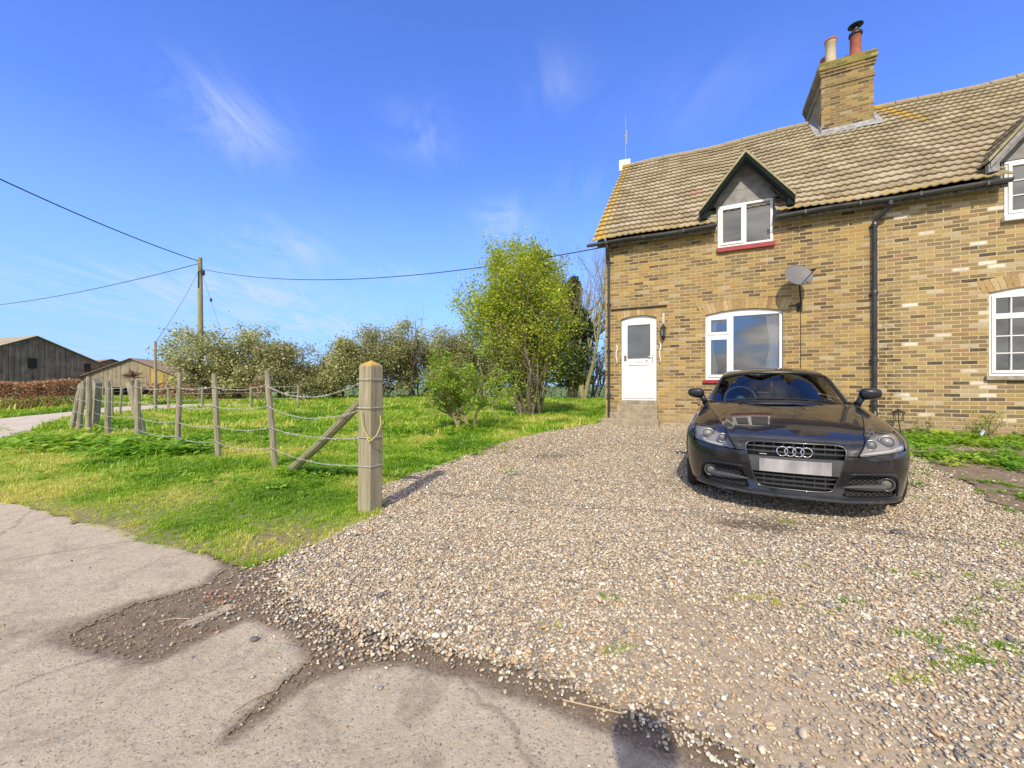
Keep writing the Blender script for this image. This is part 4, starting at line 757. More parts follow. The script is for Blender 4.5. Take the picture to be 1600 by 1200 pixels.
# ------------------------------------------------------------ the car, local frame: nose at y=0, tail at +y, x to the photo's right
PAINT,pt=newmat('car_paint'); pt.set(pt.p,'Base Color',(.0065,.007,.0105,1)); pt.set(pt.p,'Roughness',.32); pt.set(pt.p,'Specular IOR Level',.25); pt.set(pt.p,'Coat Weight',1.); pt.set(pt.p,'Coat Roughness',.02)
pt.set(pt.p,'Coat IOR',1.55)
dn=pt.ramp(pt.noise(pt.tc.outputs['Object'],3.,6,.7),[(.4,.0),(.75,.35)]); sz_=pt.add('ShaderNodeSeparateXYZ',{0:pt.tc.outputs['Object']}); lowd=pt.ramp(sz_.outputs[2],[(.22,1.),(.62,.25),(.8,.0)])
pt.set(pt.p,'Base Color',pt.mix(pt.math('MULTIPLY',dn,lowd),(.0045,.005,.009),(.032,.030,.028))); pt.set(pt.p,'Coat Weight',pt.math('SUBTRACT',1.,pt.math('MULTIPLY',pt.math('MULTIPLY',dn,lowd),1.)))
cblack=simple('car_black_trim',(.010,.010,.011),.42); cmesh=simple('car_dark_mesh',(.018,.018,.019),.35); cslat=simple('grille_slat_paint',(.055,.058,.062),.28,spec=.7,coat=.4); cfr=simple('grille_frame_paint',(.02,.021,.022),.25,coat=.6)
cint=simple('car_interior',(.035,.045,.055),.7); cdash=simple('car_dash',(.03,.04,.05),.6); chrome=simple('chrome_ring',(.78,.77,.77),.12,metal=1.); lhouse=simple('lamp_housing',(.32,.32,.325),.45,metal=.2); lsilver=simple('lamp_reflector',(.55,.55,.55),.35,metal=.8)
rubber=simple('tyre_rubber',(.016,.016,.016),.8,c2=(.04,.037,.03),scale=6); alloy=simple('alloy_rim',(.35,.35,.36),.3,metal=.9); plinth=simple('plate_holder',(.065,.068,.075),.5); redm=simple('red_tag',(.5,.02,.03),.6)
wglass=glassmat('windscreen_glass',(.50,.66,.74),ior=1.4,extra=.0); lglass=glassmat('headlight_lens',(.92,.92,.92),ior=1.4,extra=.0)
m,t=newmat('number_plate_blank'); s_=t.add('ShaderNodeSeparateXYZ',{0:t.tc.outputs['Object']}); t.set(t.p,'Base Color',t.mix(t.ramp(t.noise(t.add('ShaderNodeMapping',{'Vector':t.tc.outputs['Object'],'Scale':(9,1,3)}).outputs[0],1.,3,.5),[(.35,0.),(.65,1.)]),(.27,.26,.28),(.46,.46,.46))); t.set(t.p,'Roughness',.5); platem=m
ZK=[.15,.19,.25,.30,.45,.55,.62,.66,.70,.74,.78,.82,.86,.90,.93,.95,.97]
YK=[.03,.0,.015,.03,.015,.02,.045,.08,.16,.29,.44,.61,.79,.98,1.13,1.27,1.42]
_k=np.linspace(.15,.97,165); _y=np.interp(_k,ZK,YK)
for _ in range(3): _y=np.convolve(np.pad(_y,2,'edge'),[.15,.2,.3,.2,.15],'valid')
WZ=[.15,.19,.30,.45,.60,.68,.74,.80,.86,.90,.93,.95,.97]; WW=[.85,.87,.905,.92,.92,.908,.888,.86,.82,.785,.75,.725,.69]
_w=np.interp(_k,WZ,WW)
for _ in range(4): _w=np.convolve(np.pad(_w,2,'edge'),[.15,.2,.3,.2,.15],'valid')
yf=lambda z:np.interp(z,_k,_y); Wm=lambda z:np.interp(z,_k,_w); Lz=lambda z:np.interp(z,[.2,.6,.95],[.72,.72,.5])
def crs(z): return np.interp(z,[.2,.35,.555,.73,.82,.92],[.345,.375,.437,.535,.63,.735])
def Fy(x,z):
    x=np.abs(np.asarray(x,float)); z=np.asarray(z,float); r=np.clip(x/Wm(z),0,.9999); y=yf(z)+Lz(z)*(1-(1-r**2.5)**.4)
    c=crs(z); a=np.interp(z,[.2,.5,.6,.75,.9],[.008,.008,.014,.042,.015]); y=y-a*np.exp(-((x-c)/.055)**2)+a*.5*np.exp(-((x-c-.13)/.08)**2)
    return y
def Gz(x,y):                  # greenhouse height
    x=np.abs(np.asarray(x,float)); y=np.asarray(y,float); fade=1-sm((y-1.75)/.9); rear=sm((y-2.6)/1.)
    e=y-.35*(x/.7)**2.3*fade+.30*(x/.7)**2.3*rear*.6
    P=np.interp(e,_e,_P); P=P-.045*(x/.5)**2.5; S=.95+(.748-x)*1.72; k=.035; h=np.clip(.5+.5*(S-P)/k,0,1)
    return S*(1-h)+P*h-k*h*(1-h)
_e=np.linspace(1.0,4.1,311); _P=np.interp(_e,[1.0,1.08,1.25,1.45,1.65,1.85,1.95,2.1,2.3,2.5,2.8,3.1,3.4,3.7,3.9,4.05],[.895,.935,1.02,1.115,1.205,1.283,1.312,1.338,1.352,1.354,1.332,1.275,1.19,1.08,1.0,.95])
for _ in range(3): _P=np.convolve(np.pad(_P,4,'edge'),np.ones(9)/9,'valid')
def dens(P,step):
    out=[]
    for a,b in zip(P,P[1:]+P[:1]):
        n=max(1,int(math.dist(a,b)/step)); out+=[(a[0]+(b[0]-a[0])*k/n,a[1]+(b[1]-a[1])*k/n) for k in range(n)]
    return out
def chaikin(P,it=2,w=.25):
    for _ in range(it):
        Q=[]
        for a,b in zip(P,P[1:]+P[:1]): Q+=[(a[0]*(1-w)+b[0]*w,a[1]*(1-w)+b[1]*w),(a[0]*w+b[0]*(1-w),a[1]*w+b[1]*(1-w))]
        P=Q
    return P
def patch(name,outer,fn,mat,parent,step=.02,holes=(),flip=False,rim=0.,rimvec=(0,1,0),smooth=True,rimholes=0.):
    O=dens(outer,step); Hs=[dens(h,step) for h in holes]; V=[];E=[]
    for L in [O]+Hs:
        b=len(V); V+=L; E+=[(b+i,b+(i+1)%len(L)) for i in range(len(L))]
    A=np.array(O); xs=np.arange(A[:,0].min()+step*.4,A[:,0].max(),step); ys=np.arange(A[:,1].min()+step*.4,A[:,1].max(),step); X,Y=map(np.ravel,np.meshgrid(xs,ys))
    k=inpoly(X,Y,O)&(pdist(X,Y,outer)>step*.45)
    for h in holes: k&=~inpoly(X,Y,h)&(pdist(X,Y,h)>step*.45)
    V2=[Vector(p) for p in V]+[Vector((a,b)) for a,b in zip(X[k],Y[k])]
    r=delaunay_2d_cdt(V2,E,[],0,1e-5); P=np.array([p[:] for p in r[0]]); T=np.array(r[2]); c=P[T].mean(1); kk=inpoly(c[:,0],c[:,1],O)
    for h in Hs: kk&=~inpoly(c[:,0],c[:,1],h)
    T=T[kk]; v=fn(P[:,0],P[:,1]); v=[tuple(p) for p in v]; f=[tuple(q[::-1]) if flip else tuple(q) for q in T]
    for L,dd in [(O,rim)]+[(h,rimholes or rim) for h in Hs]:
        if not dd: continue
        a=fn(np.array(L)[:,0],np.array(L)[:,1]); b=len(v); n=len(L); rv=np.array(rimvec)*dd
        v+=[tuple(p) for p in a]+[tuple(p) for p in a+rv]; f+=[(b+i,b+(i+1)%n,b+n+(i+1)%n,b+n+i) for i in range(n)]
    mb=MB(); mb.add(v,f); o=mb.build(name,mat,parent)
    sml=np.array([len(p.vertices)==3 for p in o.data.polygons]) if smooth else np.zeros(len(o.data.polygons),bool)
    o.data.polygons.foreach_set('use_smooth',sml); return o
FX=lambda off=0.,sc=1.:(lambda x,z:np.stack([x*sc,Fy(x,z)+off,z],1))
mir=lambda P:[(-x,z) for x,z in P][::-1]
ground_z=lambda s:0
CAR=thing('car',(2.49,3.50,.037),R(-28.2),'glossy black coupe with four chrome rings on its grille, parked on the gravel','car'); CAR.rotation_euler=(R(1.8),0,R(-28.2))
GR=chaikin([(0,.652),(.20,.653),(.335,.650),(.372,.622),(.366,.56),(.35,.50),(.325,.41),(.297,.315),(.272,.262),(.22,.248),(0,.246),(-.22,.248),(-.272,.262),(-.297,.315),(-.325,.41),(-.35,.50),(-.366,.56),(-.372,.622),(-.335,.650),(-.20,.653)],2)
HL=chaikin([(.822,.735),(.75,.737),(.67,.732),(.60,.716),(.545,.688),(.505,.65),(.478,.61),(.452,.568),(.53,.574),(.60,.583),(.70,.594),(.80,.604),(.82,.63),(.826,.68)],1,.2)
IN=chaikin([(.405,.405),(.55,.408),(.665,.404),(.70,.385),(.733,.345),(.736,.228),(.60,.226),(.335,.224),(.352,.28),(.372,.34)],1,.2)
edgeR=[(float(.985*Wm(z)),float(z)) for z in np.arange(.60,.925,.02)]
# bonnet
crs_l=[(float(crs(z))-.003,float(z)) for z in np.linspace(.572,.915,20)]
gtop=sorted([p for p in GR if p[1]>.572],key=lambda p:p[0]); g0=.003
gt=[(x,z+g0+ (.002 if abs(x)<.3 else 0)) for x,z in gtop]
bon=[(gt[0][0]-.004,.572)]+gt+[(gt[-1][0]+.004,.572)]+crs_l+[(.60,.925),(.3,.93),(0,.931),(-.3,.93),(-.60,.925)]+[(-x,z) for x,z in crs_l][::-1]
patch('bonnet',bon,FX(),PAINT,CAR,.018,rim=.012)
# bumper with grille mouth and intakes
gl=[p for p in GR if p[1]<.566]; gr_=sorted([p for p in gl if p[0]>0],key=lambda p:-p[1]); gR=[(x+.003,z) for x,z in gr_]
half=[(.368+.004,.564)]+gR
low=[(float(.985*Wm(z)),float(z)) for z in np.arange(.20,.60,.02)]
bot=[p for p in GR if p[1]<.566]; bot=sorted([p for p in bot if p[0]>=0],key=lambda p:(-p[1],-p[0]))
right=[(.374,.566),(.44,.562),(.452,.562),(.53,.568),(.60,.577),(.70,.588),(.80,.597),(float(.985*Wm(.6)),.600)]
outer=right+low[::-1]+[(.735,.195),(.3,.195),(-.3,.195),(-.735,.195)]+[(-x,z) for x,z in low]+[(-x,z) for x,z in right[::-1]]
gb=sorted([p for p in GR if p[1]<.562],key=lambda p:math.atan2(p[1]-.6,p[0]))   # from left side round the bottom to the right side
gb=sorted([p for p in GR if p[1]<.562],key=lambda p:(math.atan2(p[0],-(p[1]-.6))))
outer=outer+[(x,z) for x,z in gb]
patch('bumper',outer,FX(),PAINT,CAR,.018,holes=[IN,mir(IN)],rim=.014,rimholes=.05)
for sg in (1,-1):
    P=[(float(crs(z))+.004,float(z)) for z in np.linspace(.565,.915,20)]; hl=[(x,z) for x,z in HL]
    inner=[(.4445,.566)]+P[1:]; top=[(.738,.922)]; oe=edgeR[::-1]
    ol=[(.449,.572)]+P[1:]+[(.74,.925)]+[e for e in oe]+[(.83,.6005)]
    # outline: crease up, outer edge down, back along the lamp
    hh=sorted([p for p in HL],key=lambda p:0)
    lampedge=[(.829,.62),(.832,.68),(.827,.739),(.75,.742),(.67,.737),(.597,.721),(.54,.692),(.50,.653),(.473,.612),(.449,.570)]
    F=[(.4475,.568)]+P[1:]+[(.74,.925)]+oe+[(.829,.601)]+lampedge[:-1]
    if sg<0: F=mir(F)
    patch('front_wing',F,FX(),PAINT,CAR,.016,rim=.02)
    H_=HL if sg>0 else mir(HL)
    hb=patch('headlight',H_,FX(.075),lhouse,CAR,.02,rim=-.075)
    patch('lens_cover',H_,FX(-.001),lglass,hb,.018)
    for (x,z,r) in ((.693,.668,.060),(.562,.652,.044)):
        x*=sg; y=float(Fy(x,z)); mb=MB(); mb.lathe([(r,-.012),(r*1.04,.0),(r*.98,.01),(r*.82,.0),(r*.8,-.02)],(x,y+.045,z),axis=(0,-1,0),n=26); mb.build('lamp_ring',lsilver,hb,smooth=True)
        MB().lathe([(r*.78,-.02),(r*.72,.004),(r*.45,.02),(r*.15,.026),(0,.027)],(x,y+.045,z),axis=(0,-1,0),n=26).build('projector',simple('projector_glass',(.22,.22,.22),.35,spec=.5,coat=.15),hb,smooth=True)
    st=[(.815,.640),(.76,.628),(.70,.614),(.62,.604),(.56,.598),(.50,.590),(.462,.576),(.53,.580),(.61,.588),(.70,.599),(.78,.609),(.815,.615)]; st=st if sg>0 else mir(st)
    patch('light_strip',st,FX(.025),simple('led_strip',(.50,.51,.52),.4),hb,.02,rim=.02)
    dk=[(.60,.70),(.66,.722),(.78,.728),(.812,.70),(.815,.66),(.77,.622),(.72,.62),(.63,.65)]
    # side intake: dark back, honeycomb, blade, fog lamp, frame lip
    I=IN if sg>0 else mir(IN); ib=patch('side_intake',I,FX(.075),cblack,CAR,.03)
    mb=MB(); zz=.238; row=0; low_=True
    while zz<.40:
        if zz>.30 and low_: mb.build('honeycomb_mesh',cslat,ib); mb=MB(); low_=False
        xx=.36+(row%2)*.021
        while xx<.70:
            if inpoly(np.array([xx]),np.array([zz]),IN)[0] and not(.270<zz<.325) and math.hypot(xx-.663,zz-.328)>.06:
                c=Vector((sg*xx,float(Fy(xx,zz))+.045,zz)); h=[c+Vector((.021*math.cos(a),0,.013*math.sin(a))) for a in [k*math.pi/3 for k in range(7)]]; mb.tube(h,.0038,4,cap=False)
            xx+=.042
        zz+=.0145; row+=1
    mb.build('honeycomb_mesh',cslat,ib)
    mb=MB(); P=[(x*sg,float(Fy(x,z))+.012,z) for x,z in [(.345,.305),(.40,.305),(.50,.305),(.60,.303),(.66,.302)]]; v=[];
    hts=[.006,.014,.022,.026,.02]
    for (x,y,z),h in zip(P,hts): v+=[(x,y-.012,z-h),(x,y-.022,z),(x,y-.012,z+h),(x,y+.03,z+h),(x,y+.03,z-h)]
    f=[(i*5+k,i*5+(k+1)%5,(i+1)*5+(k+1)%5,(i+1)*5+k) for i in range(4) for k in range(5)]; mb.add(v,f+[(0,1,2,3,4),(20,21,22,23,24)]); mb.build('intake_blade',cslat,ib)
    x=.663*sg;z=.325;y=float(Fy(x,z)); mb=MB(); mb.lathe([(.060,-.06),(.062,.0),(.056,.012),(.046,.008),(.044,-.01)],(x,y+.02,z),axis=(0,-1,0),n=26); fg=mb.build('fog_lamp',cslat,CAR,smooth=True)
    MB().lathe([(.044,-.008),(.03,.008),(.01,.013),(0,.0135)],(x,y+.02,z),axis=(0,-1,0),n=22).build('fog_lens',simple('fog_glass',(.13,.13,.125),.5,spec=.3,coat=.1),fg,smooth=True)
# central grille
gf=patch('grille',GR,FX(.06),cblack,CAR,.03)
mb=MB(); n=len(GR); P=[(x,float(Fy(x,z)),z) for x,z in dens(GR,.02)]; P.append(P[0]); mb.tube([(x,y+.006,z) for x,y,z in P],.0095,8,cap=False); mb.build('grille_surround',cfr,gf,smooth=True)
def gw(z): 
    xs=[p[0] for p in dens(GR,.01) if abs(p[1]-z)<.012]; return max(xs)-.012
mb=MB()
for z in (.612,.570,.362,.318,.278):
    w=gw(z); n=16; v=[]
    for k in range(n+1):
        x=-w+2*w*k/n; y=float(Fy(x*.98,z)); t_=.010*(1-.25*(abs(x)/w>.85)); v+=[(x,y+.006,z-t_*.6),(x,y+.0,z+t_*.3),(x,y+.012,z+t_),(x,y+.04,z+t_),(x,y+.04,z-t_)]
    f=[(i*5+k,i*5+(k+1)%5,(i+1)*5+(k+1)%5,(i+1)*5+k) for i in range(n) for k in range(5)]; mb.add(v,f)
for x in np.arange(-.30,.31,.075):
    mb.box(x-.003,float(Fy(x,.6))+.030,.55,x+.003,float(Fy(x,.6))+.038,.645); mb.box(x-.003,.045,.262,x+.003,.052,.385) if abs(x)<.27 else None
mb.build('grille_slat',cslat,gf)
pb=[(-.347,.532),(.347,.532),(.318,.392),(-.318,.392)]; patch('plate_holder',pb,FX(-.004),plinth,gf,.02,rim=.03)
mb=MB(); v=[];n=14
for k in range(n+1):
    x=-.262+.524*k/n; y=float(Fy(x,.45))-.014; v+=[(x,y,.398),(x,y,.512),(x,y+.006,.512),(x,y+.006,.398)]
mb.add(v,[(i*4+k,i*4+(k+1)%4,(i+1)*4+(k+1)%4,(i+1)*4+k) for i in range(n) for k in range(4)]+[(0,1,2,3),(n*4,n*4+3,n*4+2,n*4+1)]); mb.build('number_plate',platem,CAR)
mb=MB()
for cx in (-.0885,-.0295,.0295,.0885):
    P=[(cx+.041*math.cos(2*math.pi*k/32),float(Fy(cx,.585))-.012+(.004 if (k//4)%2 else 0),.585+.041*math.sin(2*math.pi*k/32)) for k in range(33)]; mb.tube(P,.0052,8,cap=False)
mb.build('ring_badge',chrome,CAR,smooth=True)
MB().box(-.262,float(Fy(.2,.553))-.006,.545,-.205,float(Fy(.2,.553))+.01,.556).build('trim_badge',chrome,CAR,bevel=.002)
# raised brow over the side intakes, washer caps, number plate screws
for sg in (1,-1):
    P=[(.36,.418),(.45,.420),(.60,.422),(.68,.419),(.722,.40),(.748,.35),(.752,.28),(.75,.225)]
    P=[(sg*x,float(Fy(x,z))-.002,z) for x,z in P]; MB().tube(P,[.004,.010,.012,.013,.013,.012,.010,.006],8).build('bumper_brow',PAINT,CAR,smooth=True)
    w_=[(.60,.50),(.672,.502),(.674,.535),(.602,.533)]; w_=[(sg*x,float(Fy(x,z))-.0015,z) for x,z in w_]; MB().tube(w_+[w_[0]],.0022,5).build('washer_cap',cblack,CAR)
# front lip
mb=MB(); v=[];xs=np.linspace(-.80,.80,41)
for x in xs:
    y=float(Fy(x*1.0,.2)); u=1-.06*abs(x)/.8; v+=[(x,y+.02,.222),(x,y-.022,.205),(x,y-.026,.188),(x,y-.014,.176),(x,y+.10,.176),(x,y+.10,.21)]
mb.add(v,[(i*6+k,i*6+(k+1)%6,(i+1)*6+(k+1)%6,(i+1)*6+k) for i in range(40) for k in range(6)]+[(0,1,2,3,4,5),tuple(240+k for k in (5,4,3,2,1,0))]); mb.build('front_lip',cfr,CAR,smooth=False)
# backing inside the panel gaps and engine bay
patch('inner_panel',[(-.80,.25),(.80,.25),(.80,.60),(.72,.88),(-.72,.88),(-.80,.60)],FX(.09),cblack,CAR,.05)
# body sides with wheel arches, doors cut as grooves
def Wy(y,z):
    r=np.clip((y-yf(z))/Lz(z),0,1); f=(1-(1-r)**2.5)**.4; rr=np.clip((4.15-.04*np.abs(z-.6)-y)/.55,0,1); f2=(1-(1-rr)**3)**(1/3)
    arch=.012*np.exp(-((y-.89)/.42)**4)+.016*np.exp(-((y-3.36)/.42)**4)
    return Wm(z)*f*np.maximum(f2,.02)+arch*np.clip((.85-z)/.2,0,1)
def archpts(cy,r=.365,cz=.325,a0=-.30,a1=None): return [(cy-r*math.cos(a),cz+r*math.sin(a)) for a in np.linspace(-.33,math.pi+.33,20)]
for sg in (1,-1):
    fe=[(float(yf(z)+Lz(z)*(1-(1-.985**2.5)**.4)),float(z)) for z in np.arange(.935,.20,-.03)]
    fe=[p for p in fe if not(p[1]<.5 and p[0]>.50) or True]
    a1=archpts(.89); a2=archpts(3.36)
    O=[(1.45,.945),(3.0,.95),(3.8,.94),(4.05,.90),(4.12,.75),(4.13,.45),(4.08,.28),(3.72,.21)]+[p for p in a2[::-1]]+[(3.0,.20),(1.3,.20)]+[p for p in a1[::-1]]+[(.545,.21)]+fe[::-1]
    patch('body_side',O,lambda y,z,sg=sg:np.stack([sg*(Wy(y,z)-.0015),y,z],1),PAINT,CAR,.035,rim=.03,rimvec=(-sg,0,0))
    mb=MB()   # door shut lines and handle
    for y in (1.42,2.62):
        P=[(sg*(float(Wy(y+(.03 if z<.4 else 0),z))),y+(.03 if z<.4 else 0),z) for z in np.linspace(.24,.94,12)]; MB().tube(P,.0035,4).build('door_gap',cblack,CAR)
    MB().box(sg*.885-.015,2.35,.80,sg*.885+.015,2.53,.83).build('door_handle',PAINT,CAR,bevel=.008)
    # wing mirror
    rot=Matrix.Rotation(R(sg*12),3,'Z'); c=Vector((sg*.872,1.49,1.035)); mb=MB(); mb.ell(c,(.096,.075,.068),24,14,rot)
    for i,p in enumerate(mb.v):
        q=Vector(p)-c; nn=(abs(q.x/.096)**3.4+abs(q.y/.075)**3+abs(q.z/.068)**3.4)**(1/3.2); q=q/max(nn,.3)*1.0; o_=sg*q.x/.096; fac=1-.25*max(0,o_)-.03; zz=q.z*fac+.008*max(0,o_); 
        if q.y>.03: q.y=.03
        mb.v[i]=(c.x+q.x,c.y+q.y,c.z+zz)
    wm=mb.build('wing_mirror',PAINT,CAR,smooth=True); mb=MB(); mb.tube([(sg*.755,1.50,.90),(sg*.785,1.50,.95),(sg*.805,1.49,1.0)],[.042,.032,.040],8); mb.build('mirror_stalk',PAINT,wm,smooth=True)
    # wheels
    for cy in (.89,3.36):
        cxw=sg*(.905-.11); mb=MB(); mb.lathe([(.20,-.115),(.315,-.118),(.325,-.10),(.33,0),(.325,.10),(.315,.118),(.235,.122),(.23,.08)],(cxw,cy,.325),axis=(sg,0,0),n=40); wh=mb.build('wheel',rubber,CAR,smooth=True)
        mb=MB(); mb.lathe([(.232,-.10),(.236,.10),(.225,.108),(.215,.09),(.205,-.02),(.06,-.02)],(cxw,cy,.325),axis=(sg,0,0),n=36)
        for k in range(5):
            for dd in (-.13,.13):
                a=2*math.pi*k/5+dd; mb.tube([(cxw+sg*.085,cy+.04*math.cos(a),.325+.04*math.sin(a)),(cxw+sg*.095,cy+.215*math.cos(a),.325+.215*math.sin(a))],[.022,.016],6)
        mb.lathe([(.06,.06),(.055,.10),(.0,.105)],(cxw,cy,.325),axis=(sg,0,0),n=18); mb.build('rim',alloy,wh,smooth=False)
        mb=MB(); mb.lathe([(.15,-.03),(.15,.0),(.05,.01)],(cxw,cy,.325),axis=(sg,0,0),n=24); mb.build('brake_disc',alloy,wh)
        # arch liner
        mb=MB(); A=[(cy-.37*math.cos(a),.325+.37*math.sin(a)) for a in np.linspace(-.33,math.pi+.33,16)]; v=[(sg*.88,y,z) for y,z in A]+[(sg*.55,y,z) for y,z in A]; mb.add(v,[(i,i+1,i+17,i+16) for i in range(15)]+[tuple(range(16,32))]); mb.build('arch_liner',cblack,CAR)
# greenhouse: roof shell with windscreen, rear and side openings
GT=lambda off=0.:(lambda x,y:np.stack([x,y,Gz(x,y)+off],1))
def ws(e,xs): return [(x,e+.35*(abs(x)/.7)**2.3*(1-float(sm((e+.3*(abs(x)/.7)**2.3-1.75)/.9)))) for x in xs]
wsb=ws(1.135,np.linspace(-.715,.715,15)); wst=ws(1.885,np.linspace(.582,-.582,13)); WS=chaikin(wsb+wst,1,.15)
rb=[(-.46,3.02),(0,2.96),(.46,3.02),(.55,3.62),(.30,3.80),(0,3.84),(-.30,3.80),(-.55,3.62)]; RW=chaikin(rb,2)
SW=chaikin([(.735,1.95),(.735,2.45),(.733,2.98),(.70,3.10),(.66,3.02),(.60,2.80),(.582,2.5),(.580,2.25),(.60,2.08),(.66,1.85)],1)
bx=[(-.748,1.52)]+ws(1.075,np.linspace(-.70,.70,15))+[(.748,1.52),(.748,3.35),(.72,3.7),(.62,3.92),(.3,4.02),(-.3,4.02),(-.62,3.92),(-.72,3.7),(-.748,3.35)]
patch('roof',bx,GT(),PAINT,CAR,.03,holes=[WS,RW,SW,mir(SW)],rimholes=.02,rim=.0,rimvec=(0,0,-1))
grow_=lambda P,k:[(x*k+0,y) for x,y in P]
patch('headliner',[(x*.97,y) for x,y in bx],GT(-.022),cint,CAR,.04,holes=[WS,RW,SW,mir(SW)])
patch('windscreen',WS,GT(-.004),wglass,CAR,.035); patch('rear_window',RW,GT(-.004),wglass,CAR,.05)
for S in (SW,mir(SW)): patch('side_window',S,GT(-.004),wglass,CAR,.03)
mb=MB(); P=[(x,y+.0,float(Gz(x,y))-.006) for x,y in dens(WS,.03)]; P.append(P[0]); mb.tube(P,.020,6,cap=False); mb.build('windscreen_seal',cblack,CAR)
# scuttle panel between bonnet and glass, wipers
mb=MB(); xs=np.linspace(-.72,.72,25); v=[]
for x in xs:
    a=ws(1.15,[x])[0][1]; b=float(Fy(x*.99,.915)); v+=[(x,b+.0,.905),(x,max(a,b+.03),.93)]
mb.add(v,[(2*i,2*i+2,2*i+3,2*i+1) for i in range(24)]); mb.build('scuttle_panel',cblack,CAR)
mb=MB()
for (x0,x1) in ((-.52,.05),(.02,.60)):
    P=[(x,ws(1.165+.02*math.sin((x-x0)*3),[x])[0][1],float(Gz(x,ws(1.165,[x])[0][1]))+.012) for x in np.linspace(x0,x1,8)]; mb.tube(P,.008,6); mb.tube([(x0+.03,ws(1.10,[x0])[0][1],.93),P[4]],.008,6)
mb.build('wiper',blackm,CAR)
# tail
def Fr(x,z): r=np.clip(np.abs(x)/Wm(z),0,.999); return 4.15-.04*np.abs(z-.6)-.55*(1-(1-r**3)**(1/3))
patch('rear_bumper',[(float(-.8*Wm(z)),float(z)) for z in np.linspace(.25,.93,12)]+[(float(.8*Wm(z)),float(z)) for z in np.linspace(.93,.25,12)],lambda x,z:np.stack([x,Fr(x,z)+.002,z],1),PAINT,CAR,.05,flip=True)
patch('tail_deck',[(-.72,3.6),(-.66,3.88),(-.3,3.99),(.3,3.99),(.66,3.88),(.72,3.6),(.74,4.0),(.55,4.12),(-.55,4.12),(-.74,4.0)],lambda x,y:np.stack([x,y,np.full_like(x,.947)],1),PAINT,CAR,.08)
for sg in (1,-1): patch('tail_lamp',[(sg*a,b) for a,b in ([(.5,.72),(.8,.72),(.78,.85),(.52,.85)] if sg>0 else [(.5,.72),(.52,.85),(.78,.85),(.8,.72)])],lambda x,z:np.stack([x,Fr(x,z)+.012,z],1),redm,CAR,.05,flip=True)
MB().box(-.70,.55,.19,.70,3.9,.24).build('underbody',cblack,CAR)
mb=MB(); mb.prism([(-.68,1.22,.5),(-.68,1.22,.885),(-.68,1.75,.90),(-.68,1.85,.80),(-.68,1.85,.5)],(1.36,0,0)); da=mb.build('dashboard',cdash,CAR,bevel=.03)
MB().box(-.70,1.2,.25,.70,3.9,.42).build('cabin_floor',cint,CAR)
MB().box(-.74,1.5,.4,-.71,3.6,.93).build('door_card',cint,CAR); MB().box(.71,1.5,.4,.74,3.6,.93).build('door_card',cint,CAR); MB().box(-.7,3.1,.4,.7,3.7,.86).build('rear_seat',cint,CAR)
for sx in (-.36,.36):
    mb=MB(); mb.box(sx-.25,1.95,.42,sx+.25,2.5,.56); mb.prism([(sx-.25,2.42,.5),(sx-.25,2.58,.5),(sx-.20,2.78,1.06),(sx-.20,2.70,1.08)],(0,0,0)) if 0 else None
    P=[(2.42,.50),(2.56,.50),(2.76,1.04),(2.68,1.08),(2.62,1.06)]; mb.prism([(sx-.24,a,b) for a,b in P],(.48,0,0)); s_=mb.build('seat',cint,CAR,bevel=.05)
    mb=MB(); mb.ell((sx,2.73,1.14),(.14,.06,.095),16,10); mb.build('headrest',cint,s_,smooth=True)
mb=MB(); c=Vector((-.36,1.93,.925)); rr_m=Matrix.Rotation(R(-22),3,'X'); P=[c+rr_m@Vector((.185*math.cos(2*math.pi*k/28),0,.185*math.sin(2*math.pi*k/28))) for k in range(29)]; mb.tube(P,.014,8,cap=False); mb.ell(c,(.07,.03,.06),12,8); mb.tube([c+Vector((-.18,0,0)),c+Vector((.18,0,0))],.014,6); mb.tube([c,c+Vector((0,-.25,-.15))],.03,8); mb.build('steering_wheel',simple('wheel_grey',(.06,.07,.08),.5),CAR,smooth=True)
mb=MB(); mb.ell((.0,1.98,1.235),(.115,.02,.032),16,8); mb.tube([(0,1.97,1.24),(0,1.93,1.29)],.01,6); rm=mb.build('rear_view_mirror',simple('mirror_back',(.10,.12,.14),.4),CAR,smooth=True)
mb=MB(); mb.tube([(.0,1.96,1.22),(.0,1.955,1.02)],.003,5); mb.ell((.0,1.957,1.12),(.014,.006,.032),8,6); mb.build('air_freshener',redm,CAR)
MB().box(.05,float(Fy(.05,.59)),.595,.052,float(Fy(.05,.59))+.001,.596).build('x',redm,CAR) if 0 else None
# ------------------------------------------------------------ fences, poles, cables
def woodmat(name,a,b,lich=0.):
    m,t=newmat(name); co=t.tc.outputs['Object']; mp=t.add('ShaderNodeMapping',{'Vector':co,'Scale':(30,30,2.2)}).outputs[0]
    c=t.mix(t.ramp(t.noise(mp,1.,6,.7,.4),[(.35,0.),(.68,1.)]),a,b); c=t.mix(t.ramp(t.noise(co,6,5,.6),[(.5,0.),(.75,.5)]),c,(.22,.22,.10))
    if lich:
        s=t.add('ShaderNodeSeparateXYZ',{0:co}); k=t.ramp(t.math('ADD',t.math('MULTIPLY',t.math('SUBTRACT',s.outputs[2],lich),9.),t.math('SUBTRACT',t.noise(co,14,6,.8),.5)),[(.02,0.),(.3,.85)]); c=t.mix(k,c,(.56,.33,.04))
    t.set(t.p,'Base Color',c); t.set(t.p,'Roughness',.9); t.set(t.p,'Normal',t.bump(t.noise(mp,1.4,6,.75),.7,.008)); return m
